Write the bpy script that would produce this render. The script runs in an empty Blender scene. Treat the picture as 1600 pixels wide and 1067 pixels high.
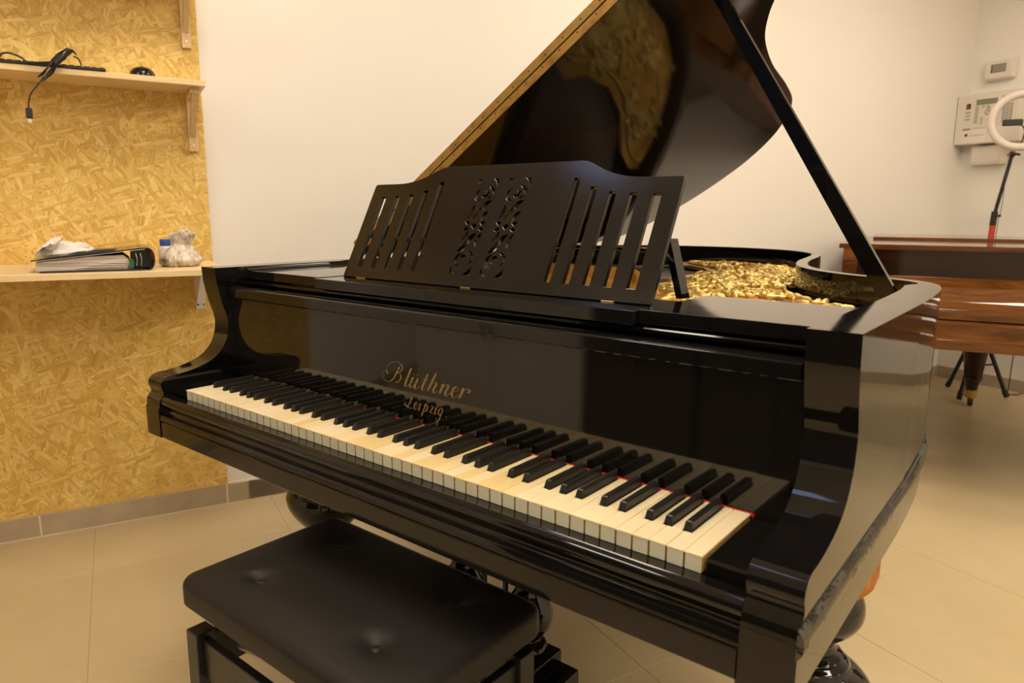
import bpy, bmesh, math, random
from mathutils import Vector, Matrix
from math import sin, cos, pi, radians, sqrt, atan2

scene = bpy.context.scene
C = scene.collection
random.seed(7)
K = 0.73                       # height of the white key tops above the floor

# ------------------------------------------------------------------ camera
YAW, PITCH, ROLL = 0.6758, 0.1789, 0.0074
def cam_matrix():
    cy, sy, cp, sp = cos(YAW), sin(YAW), cos(PITCH), sin(PITCH)
    f = Vector((-sy*cp, cy*cp, -sp)); r = Vector((cy, sy, 0)); u = r.cross(f)
    c, s = cos(ROLL), sin(ROLL)
    r2 = c*r + s*u; u2 = -s*r + c*u
    m = Matrix((r2, u2, -f)).transposed().to_4x4()
    m.translation = Vector((0.918, -0.7417, 0.3934 + K))
    return m
cam = bpy.data.cameras.new('camera')
cam.sensor_width = 36.0
cam.lens = 1101.9/1600*36.0
cam.clip_start = 0.02
cam.dof.use_dof = True
cam.dof.focus_distance = 1.5
cam.dof.aperture_fstop = 6.3
camo = bpy.data.objects.new('camera', cam); C.objects.link(camo)
camo.matrix_world = cam_matrix()
scene.camera = camo

# ------------------------------------------------------------------ world, exposure
scene.view_settings.view_transform = 'Standard'
scene.view_settings.look = 'None'
scene.view_settings.gamma = 1.0
scene.view_settings.use_curve_mapping = False
scene.view_settings.exposure = 0.0
world = bpy.data.worlds.new('dusk'); scene.world = world
world.use_nodes = True
bg = world.node_tree.nodes['Background']
bg.inputs[0].default_value = (0.16, 0.20, 0.34, 1)
bg.inputs[1].default_value = 0.12
LAMP = (1.0, 0.865, 0.70)
LAMP_STRENGTH = 20.0
ROOM_H = 2.85

# ------------------------------------------------------------------ room frame (u along the left wall, n into the room)
A0 = Vector((-1.857, -0.078, 0)); U = Vector((0.3753, 0.9269, 0)); N = Vector((0.9269, -0.3753, 0))
S_END = 5.487; S_START = -3.3; N_END = 5.6
WANG = atan2(U.y, U.x)
def W(s, n, z=0.0): return A0 + U*s + N*n + Vector((0, 0, z))

# ------------------------------------------------------------------ materials
def mat(name, col, rough=0.5, metal=0.0, spec=0.5, coat=0.0):
    m = bpy.data.materials.new(name); m.use_nodes = True
    b = m.node_tree.nodes['Principled BSDF']
    b.inputs['Base Color'].default_value = (*col, 1)
    b.inputs['Roughness'].default_value = rough
    b.inputs['Metallic'].default_value = metal
    b.inputs['Specular IOR Level'].default_value = spec
    b.inputs['Coat Weight'].default_value = coat
    return m
class NT:
    def __init__(s, m): s.t = m.node_tree; s.b = m.node_tree.nodes['Principled BSDF']
    def n(s, typ, **kw):
        nd = s.t.nodes.new(typ)
        for k, v in kw.items():
            if k in nd.inputs: nd.inputs[k].default_value = v
            else: setattr(nd, k, v)
        return nd
    def l(s, a, b): s.t.links.new(a, b)
    def math(s, op, a, b=None, clamp=False):
        nd = s.t.nodes.new('ShaderNodeMath'); nd.operation = op; nd.use_clamp = clamp
        for i, x in enumerate((a, b)):
            if x is None: continue
            if isinstance(x, (int, float)): nd.inputs[i].default_value = x
            else: s.l(x, nd.inputs[i])
        return nd.outputs[0]
    def mix(s, fac, a, b, blend='MIX'):
        nd = s.t.nodes.new('ShaderNodeMix'); nd.data_type = 'RGBA'; nd.blend_type = blend
        for i, x in ((0, fac), (6, a), (7, b)):
            if isinstance(x, (int, float)): nd.inputs[i].default_value = x
            elif isinstance(x, tuple): nd.inputs[i].default_value = (*x, 1)
            else: s.l(x, nd.inputs[i])
        return nd.outputs[2]
    def ramp(s, fac, stops):
        nd = s.t.nodes.new('ShaderNodeValToRGB'); cr = nd.color_ramp
        while len(cr.elements) > len(stops): cr.elements.remove(cr.elements[-1])
        while len(cr.elements) < len(stops): cr.elements.new(0.5)
        for e, (p, c) in zip(cr.elements, stops):
            e.position = p; e.color = (*c, 1)
        s.l(fac, nd.inputs[0]); return nd.outputs[0]
    def obj(s): return s.n('ShaderNodeTexCoord').outputs['Object']
    def noise(s, vec, scale, detail=3, rough=0.55, dist=0.0):
        nd = s.n('ShaderNodeTexNoise', Scale=scale, Detail=detail, Roughness=rough, Distortion=dist)
        if vec is not None: s.l(vec, nd.inputs['Vector'])
        return nd.outputs['Fac']
    def mapping(s, vec, scale=(1,1,1), rot=(0,0,0), loc=(0,0,0)):
        nd = s.n('ShaderNodeMapping'); nd.inputs['Scale'].default_value = scale
        nd.inputs['Rotation'].default_value = rot; nd.inputs['Location'].default_value = loc
        s.l(vec, nd.inputs['Vector']); return nd.outputs[0]
    def bump(s, h, strength=0.2, dist=0.001):
        nd = s.n('ShaderNodeBump', Strength=strength, Distance=dist)
        s.l(h, nd.inputs['Height']); s.l(nd.outputs[0], s.b.inputs['Normal'])
    def rough(s, fac, lo, hi):
        nd = s.n('ShaderNodeMapRange'); nd.inputs['To Min'].default_value = lo; nd.inputs['To Max'].default_value = hi
        s.l(fac, nd.inputs['Value']); s.l(nd.outputs[0], s.b.inputs['Roughness'])
    def color(s, c): s.l(c, s.b.inputs['Base Color'])

def polish(name, col, lo, hi, wav=0.012, spec=0.5):
    m = mat(name, col, lo, spec=spec); t = NT(m); o = t.obj()
    t.rough(t.noise(o, 9, 4), lo, hi)
    t.bump(t.noise(o, 14, 2), wav, 0.004)
    return m
M = {}
M['black'] = polish('black_polish', (0.0045, 0.0042, 0.0045), 0.03, 0.085, 0.02)
M['black_lid'] = polish('black_lid_polish', (0.0045, 0.004, 0.004), 0.05, 0.09, 0.012)
M['black_front'] = polish('black_front_polish', (0.005, 0.0045, 0.004), 0.03, 0.07, 0.006, 0.65)
M['satin'] = polish('black_satin', (0.006, 0.005, 0.0045), 0.13, 0.2, 0.02, 0.5)
M['ebony'] = polish('ebony', (0.009, 0.008, 0.008), 0.32, 0.42, 0.03)
# ivory keys: one tint per key from the object's own colour
m = mat('ivory', (0.9, 0.8, 0.6), 0.26); t = NT(m); o = t.obj()
oi = t.n('ShaderNodeObjectInfo')
grain = t.noise(t.mapping(o, (260, 14, 14)), 1.0, 3)
t.color(t.mix(t.math('MULTIPLY', grain, 0.16), oi.outputs['Color'], (0.72, 0.52, 0.24)))
M['ivory'] = m
M['keyfront'] = mat('key_front', (0.66, 0.66, 0.52), 0.35)
m = mat('key_wood', (0.5, 0.3, 0.09), 0.6); t = NT(m); o = t.obj()
t.color(t.ramp(t.noise(t.mapping(o, (60, 8, 200)), 1.0, 4), [(0.3, (0.40, 0.20, 0.05)), (0.7, (0.62, 0.38, 0.12))]))
M['keywood'] = m
M['felt'] = mat('red_felt', (0.50, 0.015, 0.015), 0.95)
m = mat('gold_leaf', (0.30, 0.19, 0.06), 0.5, 0.0); t = NT(m); o = t.obj()
t.color(t.ramp(t.noise(o, 220, 3), [(0.35, (0.15, 0.092, 0.03)), (0.65, (0.31, 0.20, 0.065))]))
M['goldleaf'] = m
m = mat('gold_plate', (0.62, 0.33, 0.05), 0.38, 0.35); t = NT(m); o = t.obj()
t.color(t.ramp(t.noise(o, 6, 3), [(0.3, (0.52, 0.26, 0.035)), (0.7, (0.68, 0.38, 0.07))])); t.bump(t.noise(o, 160, 3), 0.15, 0.001)
M['goldplate'] = m
m = mat('gold_relief', (0.8, 0.58, 0.16), 0.38, 0.6); t = NT(m); o = t.obj()
t.color(t.ramp(t.noise(o, 40, 3), [(0.3, (0.62, 0.40, 0.08)), (0.7, (0.9, 0.70, 0.26))]))
M['goldrelief'] = m
m = mat('hinge_brass', (0.42, 0.26, 0.07), 0.45, 0.6); t = NT(m); o = t.obj()
t.color(t.ramp(t.noise(o, 25, 4), [(0.3, (0.24, 0.13, 0.03)), (0.55, (0.42, 0.25, 0.065)), (0.75, (0.34, 0.25, 0.08))]))
M['hinge'] = m
M['brass'] = mat('brass', (0.62, 0.42, 0.16), 0.3, 0.9)
M['darkscrew'] = mat('dark_screw', (0.06, 0.03, 0.015), 0.5, 0.5)
m = mat('soundboard_wood', (0.35, 0.2, 0.07), 0.4); t = NT(m); o = t.obj()
t.color(t.ramp(t.noise(t.mapping(o, (80, 3, 3), (0, 0, 0.7)), 1.0, 3), [(0.3, (0.06, 0.03, 0.012)), (0.7, (0.11, 0.06, 0.025))]))
M['soundboard'] = m
M['steel'] = mat('steel', (0.42, 0.40, 0.42), 0.35, 0.9)
M['copper'] = mat('copper_strings', (0.35, 0.2, 0.12), 0.4, 0.9)
# worn moulding on the side of the case
m = mat('worn_black', (0.02, 0.018, 0.015), 0.3); t = NT(m); o = t.obj()
vo = t.n('ShaderNodeTexVoronoi', Scale=26.0); t.l(t.mapping(o, (1, 0.7, 1)), vo.inputs['Vector'])
wn = t.noise(t.mapping(o, (1, .55, 1)), 30, 6, 0.75, .6)
mask = t.math('GREATER_THAN', wn, 0.53)
t.color(t.mix(mask, (0.004, 0.0035, 0.003), (0.075, 0.066, 0.052)))
m.node_tree.nodes['Principled BSDF'].inputs['Specular IOR Level'].default_value = 0.22
t.rough(mask, 0.16, 0.75); t.bump(wn, 0.35, 0.0015)
M['worn'] = m
m = mat('raw_wood', (0.42, 0.17, 0.04), 0.75); t = NT(m); o = t.obj()
t.color(t.ramp(t.noise(t.mapping(o, (90, 90, 14)), 1.0, 4), [(0.3, (0.27, 0.085, 0.012)), (0.7, (0.5, 0.2, 0.035))]))
M['rawwood'] = m
# stool
m = mat('leatherette', (0.008, 0.007, 0.0065), 0.46, spec=0.36); t = NT(m); o = t.obj()
t.bump(t.noise(o, 420, 2), 0.10, 0.0006); t.rough(t.noise(o, 6, 2), 0.42, 0.52)
M['leather'] = m
M['stoolframe'] = polish('stool_black', (0.010, 0.009, 0.009), 0.24, 0.34, 0.02)
M['knob'] = mat('knob_grey', (0.16, 0.16, 0.17), 0.4, 0.4)
# walls
def paint(name, col, b=0.12):
    m = mat(name, col, 0.75); t = NT(m); o = t.obj()
    n1 = t.noise(o, 1.3, 3)
    t.color(t.mix(n1, tuple(c*0.965 for c in col), col))
    t.bump(t.noise(o, 90, 4), b, 0.0015); return m
M['wall'] = paint('white_paint', (0.86, 0.825, 0.765))
M['ceiling'] = paint('ceiling_paint', (0.86, 0.83, 0.78))
# floor tile
m = mat('floor_tile', (0.6, 0.48, 0.3), 0.32); t = NT(m); o = t.n('ShaderNodeNewGeometry').outputs['Position']
n1 = t.noise(o, 1.1, 5, 0.6); n2 = t.noise(o, 7, 5, 0.65, 0.4)
base = t.ramp(n1, [(0.3, (0.53, 0.42, 0.235)), (0.7, (0.63, 0.515, 0.31))])
t.color(t.mix(t.math('MULTIPLY', t.ramp(n2, [(0.5, (0, 0, 0)), (0.75, (1, 1, 1))]), 0.16), base, (0.45, 0.33, 0.18)))
t.rough(n2, 0.28, 0.48); t.bump(n2, 0.05, 0.002)
M['tile'] = m
M['grout'] = mat('grout', (0.47, 0.375, 0.24), 0.9)
m = mat('skirting_tile', (0.42, 0.34, 0.25), 0.45); t = NT(m); o = t.obj()
t.color(t.ramp(t.noise(o, 9, 5), [(0.3, (0.40, 0.325, 0.225)), (0.7, (0.50, 0.415, 0.30))]))
M['skirt'] = m
m = mat('joint_mortar', (0.80, 0.70, 0.56), 0.9); M['mortar'] = m
# OSB strand board
def osb():
    m = mat('osb', (0.6, 0.42, 0.15), 0.55); t = NT(m); o = t.obj()
    o = t.mapping(o, (1, 0, 1))
    wob = t.n('ShaderNodeTexNoise', Scale=5.0, Detail=2.0); t.l(o, wob.inputs['Vector'])
    va = t.n('ShaderNodeVectorMath', operation='MULTIPLY_ADD')
    t.l(wob.outputs['Color'], va.inputs[0]); va.inputs[1].default_value = (0.03, 0.0, 0.03); t.l(o, va.inputs[2])
    o2 = va.outputs[0]
    col = None; hsum = None
    layers = [(0.9, 18, 0.0), (0.12, 20, 0.40), (-0.5, 19, 0.46), (1.35, 26, 0.58), (0.45, 18, 0.5), (-0.95, 24, 0.6), (-0.12, 19, 0.52), (0.3, 26, 0.56), (-0.3, 28, 0.58), (0.7, 36, 0.64), (-1.3, 40, 0.72)]
    for i, (ang, sc, thr) in enumerate(layers):
        mp = t.mapping(o2, (1, 1, 1), (0, ang, 0), (i*3.7, 0, i*1.9))
        mp2 = t.mapping(mp, (sc*2.5, 1, sc*0.48))
        v = t.n('ShaderNodeTexVoronoi'); v.voronoi_dimensions = '3D'; v.inputs['Scale'].default_value = 1.0
        v.inputs['Randomness'].default_value = 1.0
        t.l(mp2, v.inputs['Vector'])
        sep = t.n('ShaderNodeSeparateColor'); t.l(v.outputs['Color'], sep.inputs[0])
        grain = t.noise(t.mapping(mp, (170, 1, 9)), 1.0, 3)
        val = t.math('ADD', t.math('MULTIPLY', sep.outputs[0], 0.50), t.math('MULTIPLY', grain, 0.62))
        c = t.ramp(val, [(0.12, (0.47, 0.265, 0.042)), (0.35, (0.68, 0.435, 0.095)), (0.55, (0.81, 0.565, 0.15)), (0.8, (0.89, 0.66, 0.23)), (1.0, (0.92, 0.74, 0.34))])
        # darker seam at the strand's rim
        edge = t.n('ShaderNodeTexVoronoi'); edge.feature = 'DISTANCE_TO_EDGE'; edge.inputs['Scale'].default_value = 1.0
        t.l(mp2, edge.inputs['Vector'])
        em = t.math('SUBTRACT', 1.0, t.math('MULTIPLY', edge.outputs['Distance'], 9.0, True), True)
        c = t.mix(t.math('MULTIPLY', em, 0.34), c, (0.40, 0.21, 0.045))
        if col is None: col = c; hsum = sep.outputs[1]
        else:
            mk = t.math('GREATER_THAN', sep.outputs[2], thr)
            col = t.mix(mk, col, c)
    n = t.noise(o, 26, 4, 0.7)
    dark = t.math('GREATER_THAN', n, 0.715)
    col = t.mix(t.math('MULTIPLY', dark, 0.75), col, (0.13, 0.055, 0.012))
    big = t.noise(o, 3.0, 3)
    col = t.mix(t.math('MULTIPLY', t.ramp(big, [(0.42, (0, 0, 0)), (0.7, (1, 1, 1))]), 0.30), col, (0.55, 0.33, 0.075))
    t.color(col); t.bump(n, 0.12, 0.002); return m
M['osb'] = osb()
def pine(name, a, b, sc=(4, 90, 90)):
    m = mat(name, a, 0.5); t = NT(m); o = t.obj()
    t.color(t.ramp(t.noise(t.mapping(o, sc), 1.0, 4, 0.6, 0.3), [(0.3, a), (0.7, b)])); return m
M['pine'] = pine('pine', (0.74, 0.54, 0.27), (0.86, 0.68, 0.40))
M['bracketwood'] = pine('bracket_wood', (0.70, 0.49, 0.25), (0.82, 0.61, 0.36), (90, 90, 5))
M['whitemetal'] = mat('white_metal', (0.72, 0.67, 0.6), 0.45)
M['cabinetblack'] = polish('cabinet_black', (0.045, 0.044, 0.044), 0.3, 0.4, 0.02)
M['blackplastic'] = mat('black_plastic', (0.012, 0.012, 0.012), 0.4)
M['glossplastic'] = mat('gloss_plastic', (0.01, 0.009, 0.009), 0.15)
M['greyplastic'] = mat('key_plastic', (0.03, 0.032, 0.028), 0.5)
M['chrome'] = mat('chrome', (0.75, 0.73, 0.7), 0.2, 1.0)
m = mat('paper', (0.78, 0.73, 0.68), 0.8); t = NT(m); o = t.obj()
pr = t.noise(t.mapping(o, (40, 300, 420)), 1.0, 2)
t.color(t.mix(t.math('MULTIPLY', t.math('GREATER_THAN', pr, 0.60), 0.30), (0.80, 0.75, 0.70), (0.42, 0.38, 0.36)))
M['paper'] = m
m = mat('page_edges', (0.6, 0.55, 0.5), 0.8); t = NT(m); o = t.obj()
t.color(t.ramp(t.noise(t.mapping(o, (6, 6, 520)), 1.0, 3), [(0.35, (0.30, 0.25, 0.24)), (0.6, (0.66, 0.58, 0.52)), (0.8, (0.80, 0.72, 0.62))]))
M['pages'] = m
M['navy'] = mat('navy_film', (0.03, 0.035, 0.055), 0.22)
M['green'] = mat('green_tab', (0.01, 0.10, 0.045), 0.4)
M['blue'] = mat('blue_cap', (0.03, 0.08, 0.45), 0.4)
m = mat('newsprint_bag', (0.66, 0.58, 0.48), 0.55); t = NT(m); o = t.obj()
nn = t.noise(t.mapping(o, (1, 1, .45)), 55, 5, 0.7)
t.color(t.ramp(nn, [(0.34, (0.16, 0.10, 0.07)), (0.43, (0.48, 0.40, 0.31)), (0.54, (0.70, 0.63, 0.54)), (0.8, (0.78, 0.72, 0.64))]))
t.bump(nn, 0.6, 0.004)
M['bag'] = m
M['offwhite'] = mat('offwhite_plastic', (0.74, 0.68, 0.60), 0.45)
M['paleplate'] = mat('pale_plate', (0.70, 0.66, 0.55), 0.45)
M['lcd'] = mat('lcd', (0.20, 0.21, 0.15), 0.25)
M['button'] = mat('grey_button', (0.33, 0.30, 0.26), 0.5)
M['darkbutton'] = mat('dark_button', (0.06, 0.05, 0.045), 0.5)
M['redled'] = mat('red_key', (0.55, 0.03, 0.03), 0.4)
M['brownprint'] = mat('brown_print', (0.34, 0.16, 0.10), 0.6)
M['grille'] = mat('grille', (0.30, 0.24, 0.20), 0.6)
M['ringwhite'] = mat('ring_diffuser', (0.74, 0.66, 0.60), 0.5)
M['redcollar'] = mat('red_collar', (0.55, 0.05, 0.03), 0.45)
def rosewood(name, lo, hi, k):
    m = mat(name, (0.2, 0.08, 0.02), 0.14); t = NT(m); o = t.obj()
    n1 = t.noise(t.mapping(o, (3.2, 12, 30)), 1.0, 5, 0.65, 1.2)
    t.color(t.ramp(n1, [(0.28, lo), (0.5, tuple((a+b)/2 for a, b in zip(lo, hi))), (0.72, hi)]))
    t.rough(n1, 0.05, 0.10); return m
M['rosewood'] = rosewood('rosewood', (0.055, 0.015, 0.003), (0.185, 0.065, 0.012), 1)
M['darkrose'] = rosewood('dark_rosewood', (0.010, 0.003, 0.0018), (0.028, 0.010, 0.004), 1)
m = mat('lamp_diffuser', (1, 1, 1), 0.5); b = m.node_tree.nodes['Principled BSDF']
b.inputs['Emission Color'].default_value = (*LAMP, 1); b.inputs['Emission Strength'].default_value = LAMP_STRENGTH
M['lamp'] = m
M['lampframe'] = mat('lamp_frame', (0.8, 0.8, 0.8), 0.4)
m = mat('window_glass', (0.9, 0.95, 1.0), 0.02); b = m.node_tree.nodes['Principled BSDF']
b.inputs['Transmission Weight'].default_value = 1.0; b.inputs['IOR'].default_value = 1.1
M['glass'] = m
M['darkframe'] = mat('dark_window_frame', (0.03, 0.028, 0.026), 0.4)

# ------------------------------------------------------------------ mesh helpers
def fin(me, smooth=None):
    if smooth is not None:
        for p in me.polygons: p.use_smooth = True
        try: me.set_sharp_from_angle(angle=radians(smooth))
        except Exception: pass
    return me
class MB:
    """collects geometry for ONE mesh object"""
    def __init__(s): s.v = []; s.f = []; s.mi = []
    def add(s, vs, fs, mi=0):
        o = len(s.v); s.v += [tuple(x) for x in vs]; s.f += [tuple(i+o for i in f) for f in fs]; s.mi += [mi]*len(fs); return s
    def box(s, a, b, mi=0, bev=0.0, seg=1):
        if bev <= 0:
            x0, y0, z0 = a; x1, y1, z1 = b
            return s.add([(x0,y0,z0),(x1,y0,z0),(x1,y1,z0),(x0,y1,z0),(x0,y0,z1),(x1,y0,z1),(x1,y1,z1),(x0,y1,z1)],
                         [(0,3,2,1),(4,5,6,7),(0,1,5,4),(1,2,6,5),(2,3,7,6),(3,0,4,7)], mi)
        bm = bmesh.new(); bmesh.ops.create_cube(bm, size=1)
        for v in bm.verts:
            v.co = Vector([(a[i]+b[i])/2 + v.co[i]*(b[i]-a[i]) for i in range(3)])
        bmesh.ops.bevel(bm, geom=bm.edges[:], offset=bev, segments=seg, affect='EDGES', profile=0.5)
        return s.bm(bm, mi)
    def bm(s, bm, mi=0):
        bm.verts.index_update()
        s.add([v.co[:] for v in bm.verts], [[v.index for v in f.verts] for f in bm.faces], mi); bm.free(); return s
    def extr(s, prof, x0, x1, mi=0, axis='x'):
        """closed profile [(a,b)] extruded along axis; x: prof=(y,z); y: prof=(x,z); z: prof=(x,y)"""
        n = len(prof)
        def P(t, p): return {'x': (t, p[0], p[1]), 'y': (p[0], t, p[1]), 'z': (p[0], p[1], t)}[axis]
        vs = [P(x0, p) for p in prof] + [P(x1, p) for p in prof]
        area = sum(prof[i][0]*prof[(i+1) % n][1]-prof[(i+1) % n][0]*prof[i][1] for i in range(n))
        fs = [(i, (i+1) % n, n+(i+1) % n, n+i) for i in range(n)] + [tuple(range(n-1, -1, -1)), tuple(range(n, 2*n))]
        flip = (area < 0) != (axis == 'y')
        if flip: fs = [tuple(reversed(f)) for f in fs]
        return s.add(vs, fs, mi)
    def lathe(s, prof, c, seg=40, mi=0, axis='z'):
        """prof [(r,h)]"""
        vs = []; fs = []; n = len(prof)
        for r, h in prof:
            for k in range(seg):
                a = 2*pi*k/seg
                q = (r*cos(a), r*sin(a), h)
                if axis == 'x': q = (h, r*cos(a), r*sin(a))
                if axis == 'y': q = (r*cos(a), h, r*sin(a))
                vs.append((q[0]+c[0], q[1]+c[1], q[2]+c[2]))
        for i in range(n-1):
            for k in range(seg):
                k2 = (k+1) % seg
                fs.append((i*seg+k, i*seg+k2, (i+1)*seg+k2, (i+1)*seg+k))
        fs.append(tuple(range(seg-1, -1, -1))); fs.append(tuple((n-1)*seg+k for k in range(seg)))
        return s.add(vs, fs, mi)
    def tube(s, pts, r, seg=8, mi=0, closed=False, flat=1.0):
        pts = [Vector(p) for p in pts]; n = len(pts)
        rr = r if isinstance(r, (list, tuple)) else [r]*n
        vs = []; fs = []; nrm = None
        for i, p in enumerate(pts):
            if closed: d = pts[(i+1) % n]-pts[i-1]
            else: d = pts[min(i+1, n-1)]-pts[max(i-1, 0)]
            if d.length < 1e-9: d = Vector((0, 0, 1))
            d.normalize()
            if nrm is None:
                nrm = d.orthogonal().normalized()
            nrm = (nrm - d*nrm.dot(d))
            if nrm.length < 1e-6: nrm = d.orthogonal()
            nrm.normalize(); bn = d.cross(nrm)
            for k in range(seg):
                a = 2*pi*k/seg
                vs.append(p + nrm*(cos(a)*rr[i]) + bn*(sin(a)*rr[i]*flat))
        m = n if closed else n-1
        for i in range(m):
            j = (i+1) % n
            for k in range(seg):
                k2 = (k+1) % seg
                fs.append((i*seg+k, i*seg+k2, j*seg+k2, j*seg+k))
        if not closed:
            fs.append(tuple(range(seg-1, -1, -1))); fs.append(tuple((n-1)*seg+k for k in range(seg)))
        return s.add(vs, fs, mi)
    def blob(s, c, r, seg=8, rings=5, mi=0, rot=None):
        vs = []; fs = []
        for i in range(1, rings):
            ph = pi*i/rings
            for k in range(seg):
                a = 2*pi*k/seg
                q = Vector((r[0]*sin(ph)*cos(a), r[1]*sin(ph)*sin(a), r[2]*cos(ph)))
                if rot is not None: q = rot @ q
                vs.append(q+Vector(c))
        top = Vector((0, 0, r[2])); bot = Vector((0, 0, -r[2]))
        if rot is not None: top = rot @ top; bot = rot @ bot
        vs += [top+Vector(c), bot+Vector(c)]; nt = len(vs)-2
        for i in range(rings-2):
            for k in range(seg):
                k2 = (k+1) % seg
                fs.append((i*seg+k, (i+1)*seg+k, (i+1)*seg+k2, i*seg+k2))
        for k in range(seg):
            k2 = (k+1) % seg
            fs.append((nt, k, k2)); fs.append((nt+1, (rings-2)*seg+k2, (rings-2)*seg+k))
        return s.add(vs, fs, mi)
    def xf(s, fn): s.v = [tuple(fn(Vector(v))) for v in s.v]; return s
    def mesh(s, name):
        me = bpy.data.meshes.new(name); me.from_pydata(s.v, [], s.f)
        me.polygons.foreach_set('material_index', s.mi)
        bm = bmesh.new(); bm.from_mesh(me); bmesh.ops.recalc_face_normals(bm, faces=bm.faces[:]); bm.to_mesh(me); bm.free()
        return me
    def obj(s, name, mats, parent=None, smooth=None):
        me = s.mesh(name); fin(me, smooth)
        o = link(name, me, mats, parent)
        if smooth is not None:      # keep broad faces flat next to rounded edges
            wm = o.modifiers.new('weighted_normals', 'WEIGHTED_NORMAL'); wm.keep_sharp = True; wm.weight = 90
        return o
def link(name, me, mats, parent=None):
    for k in (mats if isinstance(mats, (list, tuple)) else [mats]):
        me.materials.append(M[k])
    o = bpy.data.objects.new(name, me); C.objects.link(o)
    if parent is not None: o.parent = parent
    return o
def tag(o, label=None, cat=None, group=None, kind=None):
    if label: o['label'] = label
    if cat: o['category'] = cat
    if group: o['group'] = group
    if kind: o['kind'] = kind
    return o
def empty(name, loc=(0, 0, 0), rz=0.0, label=None, cat=None, group=None):
    o = bpy.data.objects.new(name, None); C.objects.link(o)
    o.location = loc; o.rotation_euler = (0, 0, rz); o.empty_display_size = 0.1
    return tag(o, label, cat, group)
def cat_rom(pts, sub=8, closed=False):
    P = [Vector(p) for p in pts]; n = len(P); out = []
    for i in range(n if closed else n-1):
        p0 = P[i-1] if (i > 0 or closed) else P[0]*2-P[1]
        p1 = P[i]; p2 = P[(i+1) % n]
        p3 = P[(i+2) % n] if (i+2 < n or closed) else P[-1]*2-P[-2]
        for k in range(sub):
            t = k/sub
            out.append(0.5*((2*p1)+(p2-p0)*t+(2*p0-5*p1+4*p2-p3)*t*t+(3*p1-p0-3*p2+p3)*t**3))
    if not closed: out.append(P[-1])
    return out
def offset_path(path, d):
    """shift an open 2D path to its left by d (a number or a function of the point)"""
    out = []; dd = d if callable(d) else (lambda p: d)
    n = len(path)
    for i, p in enumerate(path):
        a = path[max(i-1, 0)]; b = path[min(i+1, n-1)]
        t = Vector((b[0]-a[0], b[1]-a[1])).normalized()
        out.append(Vector((p[0]-t.y*dd(p), p[1]+t.x*dd(p))))
    return out

# ================================================================== THE ROOM
ROOMROT = WANG
def wframe(name, s, n, z, **kw):
    """Empty in the room frame: local x runs along the left wall, local -y into the room"""
    return empty(name, W(s, n, z), WANG, **kw)
def wstruct(name, mb, mats, parent=None):
    o = mb.obj(name, mats, parent)
    if parent is None:
        o.location = W(0, 0, 0); o.rotation_euler = (0, 0, WANG); o['kind'] = 'structure'
    return o
# local coordinates of the room frame: (s, -n, z)
fl = wstruct('floor', MB().box((S_START-.1, -N_END-.1, -0.06), (S_END+.1, 0.1, -0.0012)), 'grout')
P_T = 0.61; s0 = 0.283; n0 = 1.59
tile_me = {}
i0 = math.floor((S_START-s0)/P_T); i1 = math.ceil((S_END-s0)/P_T); j0 = math.floor((0-n0)/P_T); j1 = math.ceil((N_END-n0)/P_T)
for i in range(i0, i1):
    for j in range(j0, j1):
        a = max(s0+i*P_T, S_START); b2 = min(s0+(i+1)*P_T, S_END); c = max(n0+j*P_T, 0); d = min(n0+(j+1)*P_T, N_END)
        if b2-a < .02 or d-c < .02: continue
        key = (round(b2-a, 4), round(d-c, 4))
        if key not in tile_me:
            g = 0.0011
            tile_me[key] = MB().box((-key[0]/2+g, -key[1]/2+g, -0.010), (key[0]/2-g, key[1]/2-g, 0.0), 0, 0.0008).mesh('tile')
            tile_me[key].materials.append(M['tile'])
        t_ = bpy.data.objects.new('tile', tile_me[key]); C.objects.link(t_); t_.parent = fl
        t_.location = ((a+b2)/2, -(c+d)/2, 0)
wstruct('ceiling', MB().box((S_START-.1, -N_END-.1, ROOM_H), (S_END+.1, 0.1, ROOM_H+.1)), 'ceiling')
wstruct('wall_left', MB().box((S_START-.1, 0, -0.06), (S_END+.1, 0.1, ROOM_H)), 'wall')
wstruct('wall_right', MB().box((S_END, -N_END-.1, -0.06), (S_END+.1, 0.0, ROOM_H)), 'wall')
wstruct('wall_far_side', MB().box((S_START-.1, -N_END-.1, -0.06), (S_END, -N_END, ROOM_H)), 'wall')
# rear wall behind the camera, with a wide dark shop window
WN0, WN1, WZ0, WZ1 = 1.05, 3.9, 0.12, 2.35
rw = MB()
rw.box((S_START-.1, -WN0, -.06), (S_START, 0, ROOM_H)); rw.box((S_START-.1, -N_END, -.06), (S_START, -WN1, ROOM_H))
rw.box((S_START-.1, -WN1, -.06), (S_START, -WN0, WZ0)); rw.box((S_START-.1, -WN1, WZ1), (S_START, -WN0, ROOM_H))
wstruct('wall_rear', rw, 'wall')
wf = MB()
for n_ in (WN0, (WN0*2+WN1)/3, (WN0+2*WN1)/3, WN1): wf.box((S_START-.09, -n_-.035, WZ0), (S_START-.02, -n_+.035, WZ1))
for z_ in (WZ0, WZ1-.06): wf.box((S_START-.09, -WN1, z_), (S_START-.02, -WN0, z_+.06))
w1 = wstruct('window_1', wf, 'darkframe')
for k in range(3):
    a = WN0+(WN1-WN0)*k/3+.035; b2 = WN0+(WN1-WN0)*(k+1)/3-.035
    MB().box((S_START-.06, -b2, WZ0+.06), (S_START-.05, -a, WZ1-.06)).obj('window_pane', 'glass', w1)
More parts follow.
